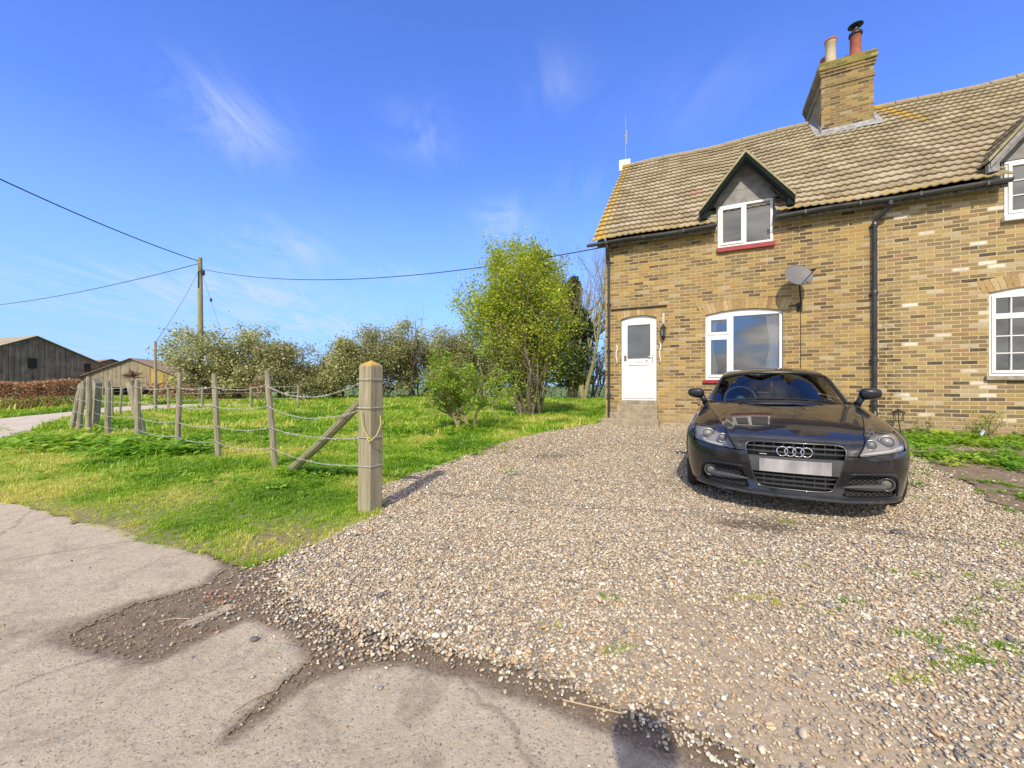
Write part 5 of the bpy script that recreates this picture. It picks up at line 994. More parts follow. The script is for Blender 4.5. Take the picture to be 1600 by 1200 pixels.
wood=woodmat('weathered_wood',(.19,.165,.115),(.42,.38,.29)); woodL=woodmat('gate_post_wood',(.22,.195,.125),(.42,.38,.27),1.385); woodG=woodmat('green_stained_wood',(.20,.19,.10),(.36,.33,.22)); wirem=simple('galvanised_wire',(.62,.62,.62),.5,metal=.3,c2=(.42,.36,.30),scale=30); twine=simple('yellow_twine',(.45,.42,.14),.8)
FN=thing('wire_fence',(-1.36,3.80,0),0,'barbed wire fence of weathered round posts ending in a square lichen-capped gate post','fence')
def W2(p): return (p[0]+1.36,p[1]-3.80,p[2])
# square end post
g0=gzf(-1.36,3.8); a=.079; mb=MB()
lv=[(-.15,1),(.4,1.),(.9,.985),(1.385,.975),(1.405,.93)]; v=[]
for z,s_ in lv: v+=[(a*s_*cx,a*s_*cy,g0+z) for cx,cy in ((1,1),(-1,1),(-1,-1),(1,-1))]
v.append((0.005,0,g0+1.455)); f=[(i*4+k,i*4+(k+1)%4,(i+1)*4+(k+1)%4,(i+1)*4+k) for i in range(4) for k in range(4)]+[(16+k,16+(k+1)%4,20) for k in range(4)]
gp=mb.add(v,f).build('gate_post',woodL,FN,bevel=.005); gp.rotation_euler=(0,R(.6),R(45+19)); tag(gp,'square gate post with an orange lichen cap')
def rpost(x,y,h,lean=(0,0),r=.048,mat=wood,parent=FN,top_=0,w2=W2,nm='post'):
    g=gzf(x,y); mb=MB(); n=5; P=[];rr=[]
    for k in range(n+1):
        f_=k/n; P.append(w2((x+lean[0]*f_+random.uniform(-.006,.006),y+lean[1]*f_,g-.15+(h+.15)*f_))); rr.append(r*random.uniform(.93,1.05))
    rr[-1]*=.8; mb.tube(P,rr,9); return mb.build(nm,mat,parent)
FP=[(-3.24,5.44,1.33,(-.12,0)),(-4.43,6.0,1.29,(-.075,0)),(-5.60,6.64,1.27,(.035,0)),(-7.28,7.73,1.21,(-.02,0)),(-8.95,8.79,1.20,(-.01,0)),(-9.21,8.63,1.30,(.015,0)),(-10.04,9.18,1.2,(.13,0)),(-10.66,9.56,1.15,(.17,.1))]
for (x,y,h,le) in FP: rpost(x,y,h,le,r=.040 if x>-6 else .052)
rpost(-7.5,8.1,1.15,(-.35,.05),r=.068,nm='post')
mb=MB(); g=gzf(-10.5,9.9); 
for z0,z1,s_ in ((-.1,1.18,1.),): mb.prism([(-10.62+1.36,9.85-3.8,g-.1),(-10.42+1.36,9.85-3.8,g-.1),(-10.34+1.36,9.85-3.8,g+1.15),(-10.43+1.36,9.85-3.8,g+1.27),(-10.53+1.36,9.85-3.8,g+1.15)],(0,.17,0))
mb.build('post',wood,FN)
mb=MB(); P=[Vector(W2((-3.02,5.34,gzf(-3.1,5.4)-.05))),Vector(W2((-2.25,4.63,.52))),Vector(W2((-1.46,3.9,1.07)))]; mb.tube(P,[.052,.05,.046],9); tag(mb.build('brace',woodG,FN),'slanting timber brace against the gate post')
hts=[[1.27,1.0,.72,.45]]+[[1.13,.84,.55,.27]]+[[1.09,.80,.51,.27]]*7
pts=[(-1.36,3.80)]+[(p[0],p[1]) for p in FP[:4]]+[(-9.1,8.7),(-10.1,9.2),(-10.66,9.56)]
leanx=[0]+[p[3][0] for p in FP[:4]]+[0,.1,.1]
sg0=[.17,.13,.06,.07]
for w in range(4):
    mb=MB(); P=[]
    for i in range(len(pts)-1):
        h0,h1=hts[i][w],hts[i+1][w]; a=(pts[i][0]+leanx[i]*h0/1.3,pts[i][1]-.055,gzf(*pts[i])+h0); b=(pts[i+1][0]+leanx[i+1]*h1/1.3,pts[i+1][1]-.055,gzf(*pts[i+1])+h1); n=14; sgv=(sg0[w] if i==0 else .035+.03*random.random())
        for k in range(n):
            f_=k/n; P.append((a[0]+(b[0]-a[0])*f_,a[1]+(b[1]-a[1])*f_,a[2]+(b[2]-a[2])*f_-sgv*4*f_*(1-f_)+random.uniform(-.004,.004)))
    P.append(b); P=[W2(p) for p in P]; mb.tube(P,.0040,5)
    Q=[Vector(p) for p in P]; acc=0.
    for A,B in zip(Q[:-1],Q[1:]):
        if B.x<-5.5: break
        L=(B-A).length; t_=0.
        while t_<L:
            c=A.lerp(B,t_/L); 
            for k in range(2):
                d=Vector((random.uniform(-1,1),random.uniform(-.6,.6),random.uniform(-1,1))).normalized()*.016; mb.tube([c-d,c+d],.0022,4)
            t_+=.095
    # turns round the gate post
    z=g0+hts[0][w]; loop=[(.118*math.cos(a_),.118*math.sin(a_),z+.004*math.sin(a_*3)) for a_ in np.linspace(math.pi*.75+R(19),math.pi*2.6,5)]
    c4=[Matrix.Rotation(R(64),3,'Z')@Vector((s1*.083,s2*.083,0)) for s1,s2 in ((1,1),(-1,1),(-1,-1),(1,-1),(1,1))]; mb.tube([(c.x,c.y,z) for c in c4],.0045,5); mb.build('barbed_wire',wirem,FN)
mb=MB(); P=[(-.05,-.10,g0+.98),(-.03,-.115,g0+.83),(.03,-.12,g0+.73),(.065,-.12,g0+.70),(.10,-.10,g0+.75),(.118,-.04,g0+.84),(.10,.0,g0+.92)]; mb.tube(P,.006,6); mb.tube([(.02,-.12,g0+.72),(.04,-.14,g0+.69),(.07,-.13,g0+.71),(.09,-.14,g0+.73)],.007,6); mb.build('twine_loop',twine,FN)
# far fence along the track
F2=thing('track_fence',(-13,14,0),0,'thin wire fence with slim posts beyond the corner along the farm track','fence'); w3=lambda p:(p[0]+13,p[1]-14,p[2])
fp2=[(-12.66,12.17),(-13.15,13.05),(-13.0,13.15),(-13.36,15.43),(-12.05,15.44),(-10.2,15.5),(-8.4,15.6)]
for i,(x,y) in enumerate(fp2): rpost(x,y,1.0 if y<14 else .86,(.06 if i==2 else 0,0),.035 if y<14 else .045,wood,F2,w2=w3)
for z in (.35,.6,.82):
    mb=MB(); P=[w3((x,y,gzf(x,y)+z)) for x,y in [(-10.66,9.56),(-12.66,12.17),(-13.15,13.05),(-13.36,15.43),(-12.05,15.44),(-10.2,15.5),(-8.4,15.6)]]; mb.tube(P,.005,4); mb.build('fence_wire',wirem,F2)
P1=thing('telegraph_pole',(-16.5,21,0),0,'tall wooden telegraph pole carrying cables above the hawthorn bush','pole'); g1=gzf(-16.5,21)
mb=MB(); mb.tube([(0,0,g1-.3),(0.02,0,4),(-.01,0,8.02)],[.145,.125,.10],14); mb.build('pole',woodG,P1)
mb=MB(); mb.tube([(-.18,0,7.88),(-.08,0,7.82),(.0,0,7.80)],.03,6); mb.tube([(.0,-.11,7.3),(.0,-.11,6.4)],.035,6); mb.box(.08,-.07,7.1,.2,.07,7.35); mb.build('bracket',blackm,P1)
P2=thing('short_pole',(-12.75,14.18,0),0,'slender bare pole standing by the farm track left of the telegraph pole','pole'); MB().tube([(0,0,.0),(0,0,2.82)],[.05,.042],9).build('pole',wood,P2)
def cable(name,a,b,sagv,r,label,n=30,mat=None):
    a,b=Vector(a),Vector(b); P=[a.lerp(b,k/n)-Vector((0,0,sagv*4*(k/n)*(1-k/n))) for k in range(n+1)]; o=MB().tube([p-a for p in P],r,5).build(name,mat or blackm); o.location=a; return tag(o,label,'cable','cables strung from the telegraph pole')
greyc=simple('grey_cable',(.10,.10,.11),.6)
cable('overhead_cable',(-16.6,21,7.85),(-16.4,10.6,8.05),.22,.022,'thick black overhead cable running up to the left from the pole top')
cable('overhead_cable',(-16.45,21,7.42),(2.50,10.75,4.98),.72,.014,'long sagging cable from the telegraph pole to the house corner')
cable('overhead_cable',(-16.55,21,7.72),(-53.6,35,8.0),.75,.02,'thin cable running level to the left edge below the thick one',mat=greyc)
cable('overhead_cable',(-16.6,21,7.3),(-12.75,14.18,2.76),.15,.008,'thin cable dropping from the telegraph pole to the short pole',mat=greyc)
cable('overhead_cable',(-12.75,14.18,2.76),(-17.,19,2.2),.1,.008,'faint cable leaving the short pole to the left',mat=greyc)
gy=cable('stay_wire',(-16.4,21,7.2),(-14.2,21,gzf(-14,21)),0.,.008,'steep stay wire with an insulator at the right of the telegraph pole',mat=greyc); MB().lathe([(.02,-.1),(.05,-.06),(.05,.06),(.02,.1)],(.47,0,-1.42),n=10).build('insulator',blackm,gy)
# ------------------------------------------------------------ trees
bark=simple('grey_brown_bark',(.13,.105,.075),.95,c2=(.26,.22,.16),scale=6,bump=.6,bscale=25); barkg=simple('mossy_bark',(.20,.18,.08),.95,c2=(.34,.30,.16),scale=5,bump=.4,bscale=20); barkd=simple('dark_bark',(.065,.05,.038),.95,c2=(.15,.12,.09),scale=5,bump=.4)
lf_young=leafmat('young_leaf',(.20,.30,.015),(.46,.56,.035),(.62,.60,.10),.45,False); lf_shrub=leafmat('shrub_leaf',(.13,.30,.02),(.28,.48,.03),(.48,.36,.10),.45,False); lf_haw=leafmat('hawthorn_leaf',(.22,.24,.07),(.40,.41,.16),(.66,.65,.42),.3,False); lf_haw2=leafmat('hawthorn_leaf_dull',(.18,.18,.06),(.33,.32,.14),(.50,.49,.30),.3,False); lf_ivy=leafmat('ivy_leaf',(.025,.045,.012),(.07,.11,.025),(.16,.19,.05),.15,False); lf_brown=leafmat('beech_leaf',(.24,.10,.05),(.48,.26,.14),(.62,.42,.28),.25,False); lf_twig=leafmat('bud_leaf',(.16,.13,.07),(.26,.22,.11),(.30,.32,.10),.3,False)
def leafset(C,size,r,asp=.55,flat=0.):
    n=len(C); u=r.normal(size=(n,3)); u[:,2]*=.6; u/=np.linalg.norm(u,axis=1)[:,None]; w=np.cross(u,r.normal(size=(n,3))); w/=np.linalg.norm(w,axis=1)[:,None]+1e-9; s_=(size*np.exp(r.normal(0,.25,n)))[:,None]
    v=np.stack([C-u*s_,C+w*s_*asp,C+u*s_,C-w*s_*asp],1).reshape(-1,3); return v,np.arange(n*4).reshape(n,4)
def grow(mb,p,d,L,r,lev,maxlev,rg,tips,up=.12,spread=.6,nch=(3,5),seg=4,curl=.16,sides=6,shrink=.62):
    P=[p];rr=[r];d=d.normalized()
    for k in range(seg):
        d=(d+Vector(rg.normal(0,curl,3))+Vector((0,0,up))).normalized(); P.append(P[-1]+d*(L/seg)); rr.append(r*(1-.55*(k+1)/seg))
    mb.tube(P,rr,max(3,sides-lev),cap=lev==0)
    if lev>=maxlev-1: tips.append((np.array([q[:] for q in P]),lev))
    if lev>=maxlev: return
    for c in range(int(rg.integers(*nch))+ (0 if lev else 1)):
        f=rg.uniform(.3,1.); i=min(int(f*seg),seg-1); q=P[i].lerp(P[i+1],f*seg-i); ax=Vector(rg.normal(0,1,3)); ax=(ax-d*ax.dot(d)).normalized(); dd=(d*math.cos(spread)+ax*math.sin(spread)*rg.uniform(.7,1.2))
        grow(mb,q,dd,L*shrink*rg.uniform(.75,1.2),rr[i]*.6,lev+1,maxlev,rg,tips,up,spread,nch,seg,curl,sides,shrink)
def tree(name,x,y,H,Wd,label,group=None,stems=1,lean=.3,lev=3,leaves=8000,lsize=.05,lm=lf_haw,bm_=bark,seed=1,r0=.1,up=.1,spread=.6,shrink=.62,nch=(3,5),L0=.45,stemw=.1,jit=.1,dropz=0.,cut=None,curl=.16,asp=.55,keep=None,env=None,soft=.38,shift=0.,extra=0):
    rg=np.random.default_rng(seed); g=gzf(x,y); root=thing(name,(x,y,g),0,label,'tree' if 'bush' not in name and 'shrub' not in name else 'bush',group); mb=MB(); tips=[]
    for s in range(stems):
        a=rg.random()*6.28; dd=Vector((math.cos(a)*lean*rg.uniform(.3,1.3),math.sin(a)*lean*rg.uniform(.3,1.3),1)); p=Vector((math.cos(a)*stemw*rg.random(),math.sin(a)*stemw*rg.random(),-.1))
        grow(mb,p,dd,H*L0*rg.uniform(.8,1.15),r0*rg.uniform(.6,1.1),0,lev,rg,tips,up,spread,nch,shrink=shrink,curl=curl)
    V=np.array([p[:] for p in mb.v]); ext=np.percentile(np.concatenate([t[0] for t in tips]),[2,98],axis=0); sc_=np.array([Wd/max(ext[1,0]-ext[0,0],.1),Wd/max(ext[1,1]-ext[0,1],.1),H/max(ext[1,2],.1)])
    def warp(A):
        if env is None: return A
        A=A.copy(); zt=env[0][-1]; over=A[:,2]>zt*.92; A[over,2]=zt*.92+(A[over,2]-zt*.92)*(soft-.1); r_=np.hypot(A[:,0],A[:,1])+1e-6; an=np.arctan2(A[:,1],A[:,0]); E=np.interp(A[:,2],env[0],env[1])*(1+.22*np.sin(an*3+A[:,2]*1.9+seed)+.12*np.sin(an*7+A[:,2]*4.3)); k_=np.where(r_>E*.75,(E*.75+(r_-E*.75)*soft)/r_,1.); A[:,0]*=k_;A[:,1]*=k_; A[:,0]+=shift*A[:,2]; return A
    mb.v=[tuple(p) for p in warp(V*sc_)]; mb.build('trunk',bm_,root)
    if leaves:
        T=[warp(t[0]*sc_) for t in tips]; wgt=np.array([1. if t[1]==lev else .35 for t in tips]); idx=rg.choice(len(T),leaves,p=wgt/wgt.sum()); f=rg.random(leaves)**.8; C=np.zeros((leaves,3))
        for i in range(leaves):
            t_=T[idx[i]]; k=f[i]*(len(t_)-1); j=min(int(k),len(t_)-2); C[i]=t_[j]+(t_[j+1]-t_[j])*(k-j)
        C+=rg.normal(0,jit,C.shape)*np.array([1,1,.8])
        if extra:
            ze=.25+2.4*rg.random(extra)**.7; ae=rg.random(extra)*6.28; re_=np.interp(ze,env[0],env[1])*np.sqrt(rg.random(extra))*(.75+.35*np.sin(ae*4+ze*3)); C=np.vstack([C,np.stack([re_*np.cos(ae)+shift*ze,re_*np.sin(ae),ze],1)])
        if keep is not None: C=C[keep(C,rg)]
        C=C[C[:,2]>.15]; v,f_=leafset(C,lsize,rg,asp); mesh_np('crown',v,f_,lm,root)
    return root
tree('leafy_tree',.56,12.4,5.5,4.2,'bushy many-stemmed tree in fresh yellow-green leaf, the biggest on the lawn',stems=34,lean=.34,lev=3,leaves=60000,lsize=.034,lm=lf_young,bm_=bark,seed=11,r0=.030,up=.14,spread=.45,L0=.50,stemw=.40,jit=.13,nch=(3,5),keep=lambda C,r:r.random(len(C))<np.clip(.5+.8*(C[:,2]-.9)/2.,.4,1),env=([0,.6,1.6,2.8,3.8,4.6,5.15],[.45,.85,1.32,1.48,1.3,.95,.45]),shift=-.075,extra=7500)
tree('young_shrub',-.90,9.2,1.78,1.75,'small open bright green shrub with several thin stems in front of the big tree',stems=4,lean=.55,lev=3,leaves=9500,lsize=.026,lm=lf_shrub,bm_=barkg,seed=5,r0=.03,up=.07,spread=.6,jit=.04,stemw=.12,keep=lambda C,r:C[:,2]>.55)
tree('young_shrub',-1.32,9.25,1.35,.85,'slim bright green shrub at the left of the larger one',stems=2,lean=.25,lev=3,leaves=2600,lsize=.026,lm=lf_shrub,bm_=barkg,seed=8,r0=.022,up=.12,spread=.5,jit=.04,keep=lambda C,r:C[:,2]>.5)
haw=[(-15.4,21.2,3.85,4.6,'spreading olive-green hawthorn bush around the telegraph pole foot'),(-12.3,21.8,3.0,4.2,'lower rounded hawthorn bush right of the one by the telegraph pole'),(-10.2,23.2,3.35,2.8,'thin gappy hawthorn bush behind the fence brace'),(-8.0,24.2,4.2,4.2,'pale blossoming hawthorn bush left of the dark trunk'),(-5.9,25.5,4.7,4.4,'tallest hawthorn, with a dark trunk, seen above the gate post'),(-3.6,27.5,4.3,4.4,'rounded pale hawthorn right of the gate post'),(-1.2,29.,4.2,4.0,'dull hawthorn half hidden by the leafy tree')]
for i,(x,y,h,w,lb) in enumerate(haw): tree('hawthorn_bush',x,y,h,w,lb,'hawthorns along the back of the lawn',stems=6,lean=.6,lev=3,leaves=25000,lsize=.055,lm=lf_haw if i%2==0 else lf_haw2,bm_=barkd,seed=30+i,r0=.08,up=.05,spread=.72,jit=.26,stemw=.4,curl=.24,keep=(lambda C,r:r.random(len(C))<np.where(C[:,2]<.8,.5,1)),env=([0,.25*h,.6*h,.85*h,h],[.42*w,.56*w,.52*w,.34*w,.12*w]),soft=.62)
dt=tree('dead_tree',-6.35,24.6,5.4,1.6,'dark leafless snag poking above the hawthorns','hawthorns along the back of the lawn' if 0 else None,stems=1,lean=.1,lev=3,leaves=0,bm_=barkd,seed=77,r0=.17,up=.1,spread=.8,curl=.3,L0=.5)
tree('ivy_tree',4.07,27.,9.6,4.6,'tree wrapped in dark ivy between the leafy tree and the house',stems=2,lean=.12,lev=3,leaves=0,bm_=barkg,seed=90,r0=.22,up=.1,spread=.5,L0=.5)
it=[o for o in COL.objects if o.name=='ivy_tree'][0]; rg=np.random.default_rng(5); n=15000
zc=rg.uniform(.9,8.2,n); wd=np.interp(zc,[.9,2,3.5,5,6.5,8.2],[.8,1.7,1.6,1.1,.8,.25]); aa_=rg.random(n)*6.28; bl=vnoise(aa_*1.3,zc,1.1); C=np.stack([wd*np.cos(aa_)*np.sqrt(rg.random(n))*(.5+bl)*1.1+.12*np.sin(zc*1.7),wd*np.sin(aa_)*(.5+bl),zc+rg.normal(0,.1,n)],1); v,f_=leafset(C,.085,rg,.7); mesh_np('ivy',v,f_,lf_ivy,it)
tree('bare_tree',4.55,25.4,10.6,5.2,'leafless branching tree rising behind the leafy tree, close to the house',stems=3,lean=.28,lev=4,leaves=900,lsize=.03,lm=lf_twig,bm_=barkg,seed=64,r0=.10,up=.08,spread=.5,L0=.42,nch=(3,5),shrink=.66)
for i,(x,y,h,w,lb) in enumerate([(1.2,31,4.6,5,'brown twiggy bush behind the leafy tree'),(6.3,32,4.8,5,'brown twiggy bush between the ivy tree and the house'),(8.6,30,5.2,4,'budding twiggy bush nearest the house wall')]): tree('twiggy_bush',x,y,h,w,lb,'twiggy bushes at the back',stems=7,lean=.4,lev=3,leaves=3800,lsize=.06,lm=lf_twig,bm_=bark,seed=120+i,r0=.07,up=.1,spread=.55,jit=.12,stemw=.5)
# hedges
def hedge(name,pts,h,w,lm,label,dens_=420,ls=.055,seed=3):
    rg=np.random.default_rng(seed); p0=pts[0]; root=thing(name,(p0[0],p0[1],0),0,label,'hedge'); Cs=[]; mb=MB()
    for a,b in zip(pts[:-1],pts[1:]):
        L=math.dist(a,b); n=int(L*h*dens_); t_=rg.random(n); nx,ny=-(b[1]-a[1])/L,(b[0]-a[0])/L; o=(rg.random(n)-.5)*w; z=rg.random(n)**.8*h*(1+.06*np.sin(t_*L*2.1)); sh=np.abs(o)>w*.32; z=np.where(rg.random(n)<.25,h*(1+.05*np.sin(t_*L*2.1))+rg.normal(0,.03,n),z); x=a[0]+(b[0]-a[0])*t_+nx*o; y=a[1]+(b[1]-a[1])*t_+ny*o
        Cs.append(np.stack([x,y,gz(x,y)+z],1))
        for k in range(int(L*3)):
            f=rg.random(); x_,y_=a[0]+(b[0]-a[0])*f,a[1]+(b[1]-a[1])*f; g=gzf(x_,y_); mb.tube([(x_-p0[0],y_-p0[1],g-.05),(x_-p0[0]+rg.normal(0,.1),y_-p0[1]+rg.normal(0,.1),g+h*.9)],[.018,.006],4)
    C=np.concatenate(Cs)-np.array([p0[0],p0[1],0]); v,f=leafset(C,ls,rg,.6); mesh_np('foliage',v,f,lm,root); mb.build('stem',barkd,root); return root
hedge('beech_hedge',[(-31,9.5),(-23.5,13.0),(-19.6,16.4),(-19.3,17.6)],1.15,.9,lf_brown,'clipped copper-brown beech hedge bordering the farm track at the left',3000,.030)
hedge('beech_hedge',[(-19.5,21.5),(-16.,21.2),(-12.6,20.3)],.95,.7,lf_brown,'brown hedge behind the track fence, in front of the hawthorns',800,.045,4)
hedge('field_hedge',[(-11,29.5),(-2,32.5),(8,34),(15,36)],1.0,.9,lf_haw2,'low clipped green hedge closing the lawn at the back',150,.07,6)
# red spiky palm by the barn
root=thing('spiky_palm',(-16.45,17.2,gzf(-16.45,17.2)),0,'red-leaved spiky palm in front of the lichened barn gable','plant'); mb=MB(); mb.tube([(0,0,0),(.02,0,1.15)],[.06,.05],8); mb.build('trunk',bark,root)
for mt,c0,n,L,dr in ((simple('red_palm_leaf',(.10,.03,.03),.6,c2=(.22,.10,.08)),1.3,60,.46,.0),(simple('dry_palm_leaf',(.40,.32,.08),.8),1.0,18,.5,-.5)):
    mb=MB()
    for k in range(n):
        a=random.random()*6.28; e=random.uniform(-.2,1.3)+dr; d=Vector((math.cos(a)*math.cos(e),math.sin(a)*math.cos(e),math.sin(e))); w=Vector((-math.sin(a),math.cos(a),0))*.022; c=Vector((.02,0,c0)); l=L*random.uniform(.7,1.1); mb.add([c-w*.6,c+w*.6,c+d*l*.5+w,c+d*l-Vector((0,0,.12*l)),c+d*l*.5-w],[(0,1,2,3,4)])
    mb.build('leaf_crown' if dr==0 else 'dry_leaf_skirt',mt,root)
# ------------------------------------------------------------ barns
def boardmat(name,a,b,lich=False):
    m,t=newmat(name); co=t.tc.outputs['Object']; n1=t.noise(t.add('ShaderNodeMapping',{'Vector':co,'Scale':(5,5,.35)}).outputs[0],1.,6,.7); n2=t.noise(co,.9,6,.7)
    c=t.mix(t.ramp(t.math('MULTIPLY',t.math('ADD',n1,n2),.5),[(.38,0.),(.62,1.)]),a,b); c=t.mix(t.ramp(t.noise(co,2.2,6,.75),[(.52,0.),(.68,.6)]),c,tuple(v*.45 for v in a))
    if lich:
        s=t.add('ShaderNodeSeparateXYZ',{0:co}); k=t.math('MULTIPLY',t.ramp(t.math('MULTIPLY',s.outputs[0],.2),[(.12,0.),(.3,1.)]),t.ramp(n1,[(.42,0.),(.56,.9)])); c=t.mix(k,c,(.50,.34,.04))
    t.set(t.p,'Base Color',c); t.set(t.p,'Roughness',.95); return m
def corr(name,a,b):
    m,t=newmat(name); co=t.tc.outputs['Object']; c=t.mix(t.ramp(t.noise(t.add('ShaderNodeMapping',{'Vector':co,'Scale':(.6,2.,1)}).outputs[0],1.,5,.65),[(.35,0.),(.7,1.)]),a,b); t.set(t.p,'Base Color',c); t.set(t.p,'Roughness',.9); return m
oldw=boardmat('tarred_boards',(.07,.055,.05),(.27,.215,.175)); palew=simple('pale_boards',(.36,.30,.22),.9,c2=(.24,.19,.13),scale=1.5); lichw=boardmat('lichened_boards',(.20,.17,.13),(.36,.31,.24),True); asb=corr('fibre_cement_roof',(.28,.24,.17),(.42,.37,.28)); rust=corr('rusty_roof',(.24,.14,.10),(.36,.26,.20)); dkb=simple('barn_shadow_interior',(.02,.018,.016),.95)
def barn(name,loc,rz,w,Lr,he,ha,wallm,roofm,label,win=(),open_z=0.,lich=None,corrw=.18):
    root=thing(name,(loc[0],loc[1],gzf(*loc)),R(rz),label,'barn'); mb=MB(); hw=w/2    # gable at y=0, body runs to +y
    n=int(w/.35)
    for k in range(n):      # board clad gable, each board its own thickness
        x0=-hw+w*k/n;x1=-hw+w*(k+1)/n; z=lambda x:he+(ha-he)*(1-abs(x)/hw); dy=random.uniform(0,.03); mx=[x0+.01,x1-.01]; pt_=[(x0+.01,dy,open_z),(x1-.01,dy,open_z),(x1-.01,dy,z(x1-.01))]+([(0,dy,ha)] if x0<0<x1 else [])+[(x0+.01,dy,z(x0+.01))]; mb.prism(pt_,(0,.08,0))
    mb.build('gable_wall',wallm,root)
    mb=MB(); mb.box(-hw,.1,-.1,-hw+.15,Lr,he); mb.box(hw-.15,.1,-.1,hw,Lr,he); mb.box(-hw,Lr-.1,-.1,hw,Lr,he); mb.build('side_wall',wallm,root)
    if open_z>0:
        MB().box(-hw+.2,.9,-.1,hw-.2,1.0,open_z+.5).build('dark_interior',dkb,root); mb=MB()
        for k in range(6): x=-hw+.1+(w-.2)*k/5; mb.box(x-.07,.0,-.1,x+.07,.12,open_z)
        mb.build('support_post',palew,root)
    for sg in (-1,1):
        nx=int(Lr/corrw); v=[];
        for k in range(nx+1):
            y=-.25+(Lr+.5)*k/nx; dz=.03*math.sin(k*math.pi)+(.03 if k%2 else 0); v+=[(0,y,ha+.06+dz),(sg*(hw+.3),y,he-(ha-he)*.3/hw+.06+dz)]
        b=len(v); v=v+[(x,y,z-.04) for x,y,z in v]; f=[(2*k,2*k+2,2*k+3,2*k+1) for k in range(nx)]+[(b+2*k,b+2*k+1,b+2*k+3,b+2*k+2) for k in range(nx)]+[(0,1,b+1,b)]; MB().add(v,f).build('roof',roofm,root)
    for (x,z,a,b_) in win: MB().box(x-a/2,-.03,z-b_/2,x+a/2,.02,z+b_/2).build('window',dkb,root)
    return root
barn('timber_barn',(-42.0,35.0),71,11.6,34,2.35,5.25,oldw,asb,'large dark weathered timber barn with pale roof at the far left',win=[(-.2,2.85,.55,.9),(3.4,2.65,.45,.75)],open_z=.95)
barn('small_barn',(-52.,51.5),60,9,16,2.7,4.35,oldw,rust,'small dark barn with rusty roof between the two big barns')
b3=barn('lichened_barn',(-37.2,38.8),12,8.2,26,1.75,3.55,lichw,rust,'low barn with pale gable streaked by yellow lichen and long rusty roof',open_z=.75)
# ------------------------------------------------------------ garden bits near the wall
def hpos(s,tt): return HW(s,tt)
x,y=hpos(5.72,-.32); g=gzf(x,y); L=thing('garden_lantern',(x,y,g),0,'small black solar lantern on a leaning stake in front of the right-hand wall','lantern'); mb=MB(); mb.tube([(.05,0,-.02),(.0,0,.26)],.008,6); mb.build('stake',blackm,L)
mb=MB(); mb.lathe([(.075,0),(.075,.012)],(0,0,.26),n=8); mb.lathe([(.105,0),(.09,.02),(.03,.05),(.01,.07)],(0,0,.42),n=8)
for k in range(8): a=k*math.pi/4; mb.tube([(.065*math.cos(a),.065*math.sin(a),.26),(.075*math.cos(a),.075*math.sin(a),.42)],.006,5)
mb.tube([(.0,0,.47),(-.03,0,.53),(0,0,.56),(.03,0,.53),(0,0,.49)],.005,5); mb.build('lantern_cage',blackm,L)
for i,(s,tt,h,lm,lb) in enumerate([(6.15,-.25,.42,lf_twig,'dry reddish twiggy plant against the wall behind the bed'),(6.95,-.3,.5,lf_shrub,'leggy green shoots rising by the wall, right of the dry twigs'),(7.5,-.35,.40,lf_shrub,'bent green shoot with pale leaves by the wall at the far right'),(6.62,-.55,.42,lf_shrub,'straggly pale-stemmed shoot in the middle of the leafy bed')]):
    x,y=hpos(s,tt); tree('garden_plant',x,y,h,h*.8,lb,None,stems=4,lean=.6,lev=2,leaves=90,lsize=.022,lm=lm,bm_=barkg,seed=200+i,r0=.008,up=.05,spread=.6,jit=.02,stemw=.04,keep=lambda C,r:C[:,2]>.1)
for o in COL.objects:
    if o.name.startswith('garden_plant'): o['category']='plant'
x,y=hpos(6.66,-.78); o=MB(); o.add([(0,0,0),(.06,.01,.09),(.02,0,.11),(-.01,.0,.07),(-.05,0,.02)],[(0,1,2,3,4)]).add([(0,.012,0),(.06,.022,.09),(.02,.012,.11),(-.01,.012,.07),(-.05,.012,.02)],[(4,3,2,1,0)]); o=o.build('garden_ornament',simple('pale_blue_ornament',(.55,.62,.72),.4)); o.location=(x,y,gzf(x,y)+.08); tag(o,'little pale blue ornament among the leaves of the bed','ornament')
# loose slate on the gravel, red leaf litter in the dirt patch, stick
def rock(name,x,y,sx_,sy_,sz_,rz,mat,label,cat,seed=1):
    bm=bmesh.new(); bmesh.ops.create_icosphere(bm,subdivisions=2,radius=1); r=np.random.default_rng(seed)
    for v in bm.verts: k=1+r.normal(0,.09); v.co=Vector((v.co.x*sx_*k,v.co.y*sy_*k,max(v.co.z,-.4)*sz_))
    me=bpy.data.meshes.new(name); bm.to_mesh(me); bm.free(); me.materials.append(mat); o=bpy.data.objects.new(name,me); COL.objects.link(o); o.location=(x,y,gzf(x,y)+sz_*.4+.012); o.rotation_euler=(0,0,rz); return tag(o,label,cat)
slate=simple('slate_stone',(.08,.08,.085),.7,c2=(.16,.155,.15),scale=20,bump=.4)
rock('slate_piece',3.08,3.16,.065,.035,.016,-.4,slate,'flat dark slate fragment lying on the gravel in front of the car','stone',4)
rock('dark_stone',-1.21,1.86,.02,.014,.012,.3,slate,'small dark stone on the middle concrete slab','stone',5)
lb=simple('dead_leaf',(.42,.14,.07),.8,c2=(.25,.10,.05),scale=40)
mb=MB()
for k in range(16):
    c=Vector((random.gauss(0,.05),random.gauss(0,.025),random.uniform(.006,.022))); a=random.random()*6.28; d=Vector((math.cos(a),math.sin(a),random.uniform(-.3,.3)))*.017; w=Vector((-math.sin(a),math.cos(a),random.uniform(-.4,.4)))*.008; mb.add([c-d,c+w,c+d,c-w],[(0,1,2,3)])
o=mb.build('dead_leaf_heap',lb); o.location=(-1.70,2.25,gzf(-1.7,2.25)+.002); tag(o,'rusty red scraps of dead leaf in the dirt patch','leaves')
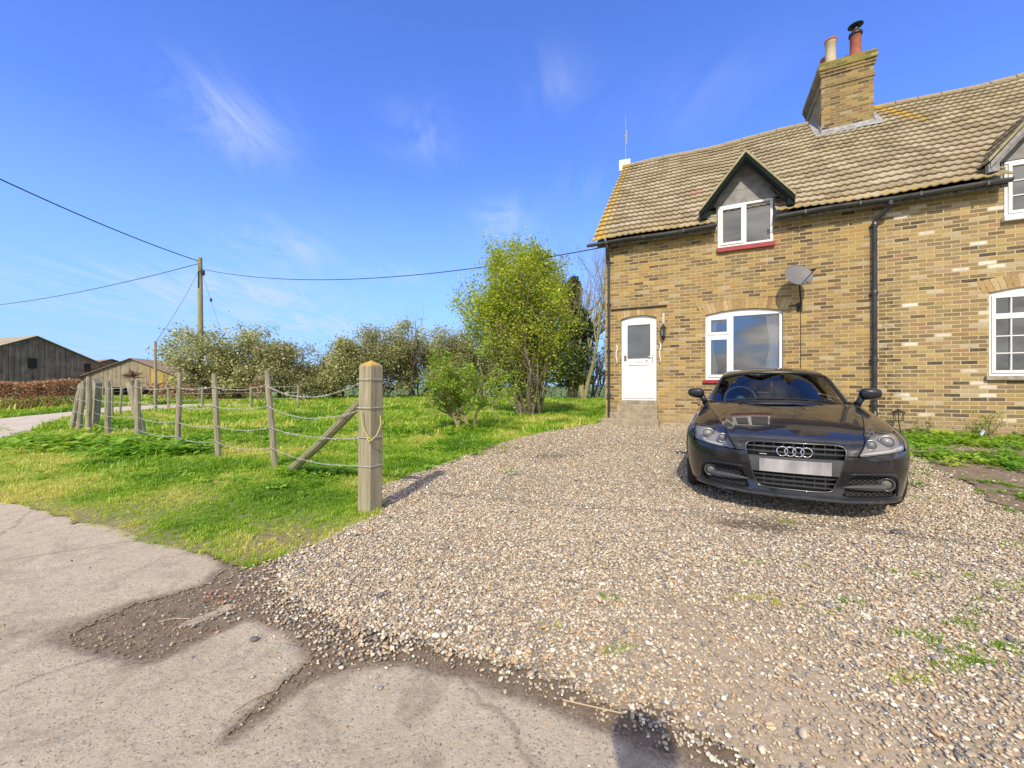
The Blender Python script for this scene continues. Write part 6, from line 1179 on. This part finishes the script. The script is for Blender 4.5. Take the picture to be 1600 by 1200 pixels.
mb=MB(); mb.tube([(0,0,.012),(.10,-.035,.016),(.21,-.06,.010)],.0028,5); o=mb.build('dry_straw',simple('dry_stem',(.45,.36,.22),.8)); o.location=(.19,1.50,gzf(.2,1.5)+.004); tag(o,'pale dry stalk where the concrete meets the gravel','stalk')
for (x,y,rz,lbl) in [(-1.72,2.02,.2,'yellowish straw lying across the dirt patch'),(-.98,1.50,.9,'thin straw in the crack between the slabs')]:
    o=MB().tube([(-.07,0,.01),(0,.008,.014),(.07,0,.008)],.002,5).build('dry_straw',bpy.data.materials['dry_stem']); o.location=(x,y,gzf(x,y)+.002); o.rotation_euler=(0,0,rz); tag(o,lbl,'stalk')
# ------------------------------------------------------------ the photographer behind the camera (casts the shadow at the foot of the picture)
def person():
    root=thing('person',(.0,-.50,0),0,'person standing behind the camera in a dark jacket, hands raised to hold it','person')
    me=bpy.data.meshes.new('body'); bm=bmesh.new(); sk=bm.verts.layers.skin.verify()
    J={'pel':((0,0,.95),.14,.11),'wa':((0,.0,1.10),.13,.10),'ch':((0,.0,1.30),.16,.115),'ne':((0,.01,1.46),.06,.06),'he':((0,.035,1.56),.12,.12),'top':((0,.03,1.66),.11,.11)}
    for s,sx_ in (('l',-1),('r',1)): J.update({'sh'+s:((sx_*.19,0,1.39),.06,.06),'el'+s:((sx_*.27,.05,1.13),.045,.045),'wr'+s:((sx_*.10,.27,1.12),.03,.028),'ha'+s:((sx_*.065,.33,1.13),.036,.022),'hi'+s:((sx_*.10,0,.90),.095,.095),'kn'+s:((sx_*.115,.02,.50),.06,.06),'an'+s:((sx_*.12,-.01,.10),.042,.045),'to'+s:((sx_*.135,.15,.045),.045,.035)})
    V={k:bm.verts.new(p[0]) for k,p in J.items()}
    for k,p in J.items(): V[k][sk].radius=(p[1],p[2])
    V['pel'][sk].use_root=True
    for a,b in [('pel','wa'),('wa','ch'),('ch','ne'),('ne','he'),('he','top')]+[(a+s,b+s) for s in 'lr' for a,b in (('sh','el'),('el','wr'),('wr','ha'),('hi','kn'),('kn','an'),('an','to'))]+[('ch','shl'),('ch','shr'),('pel','hil'),('pel','hir')]: bm.edges.new((V[a],V[b]))
    bm.to_mesh(me); bm.free(); o=bpy.data.objects.new('body',me); COL.objects.link(o); o.parent=root; o.modifiers.new('skin','SKIN'); ss=o.modifiers.new('sub','SUBSURF'); ss.levels=2; ss.render_levels=2; me.materials.append(simple('dark_clothes',(.03,.035,.05),.9))
person()

for o in COL.objects:
    if o.parent is None and o.get('category')=='bush' and o.name.startswith('young_shrub'): o['group']='young shrubs in front of the big tree'
    if o.parent is None and o.get('category')=='barn': o['group']='farm barns at the far left'
    if o.parent is None and o.name.startswith('garden_plant'): o['group']='thin plants along the wall bed'
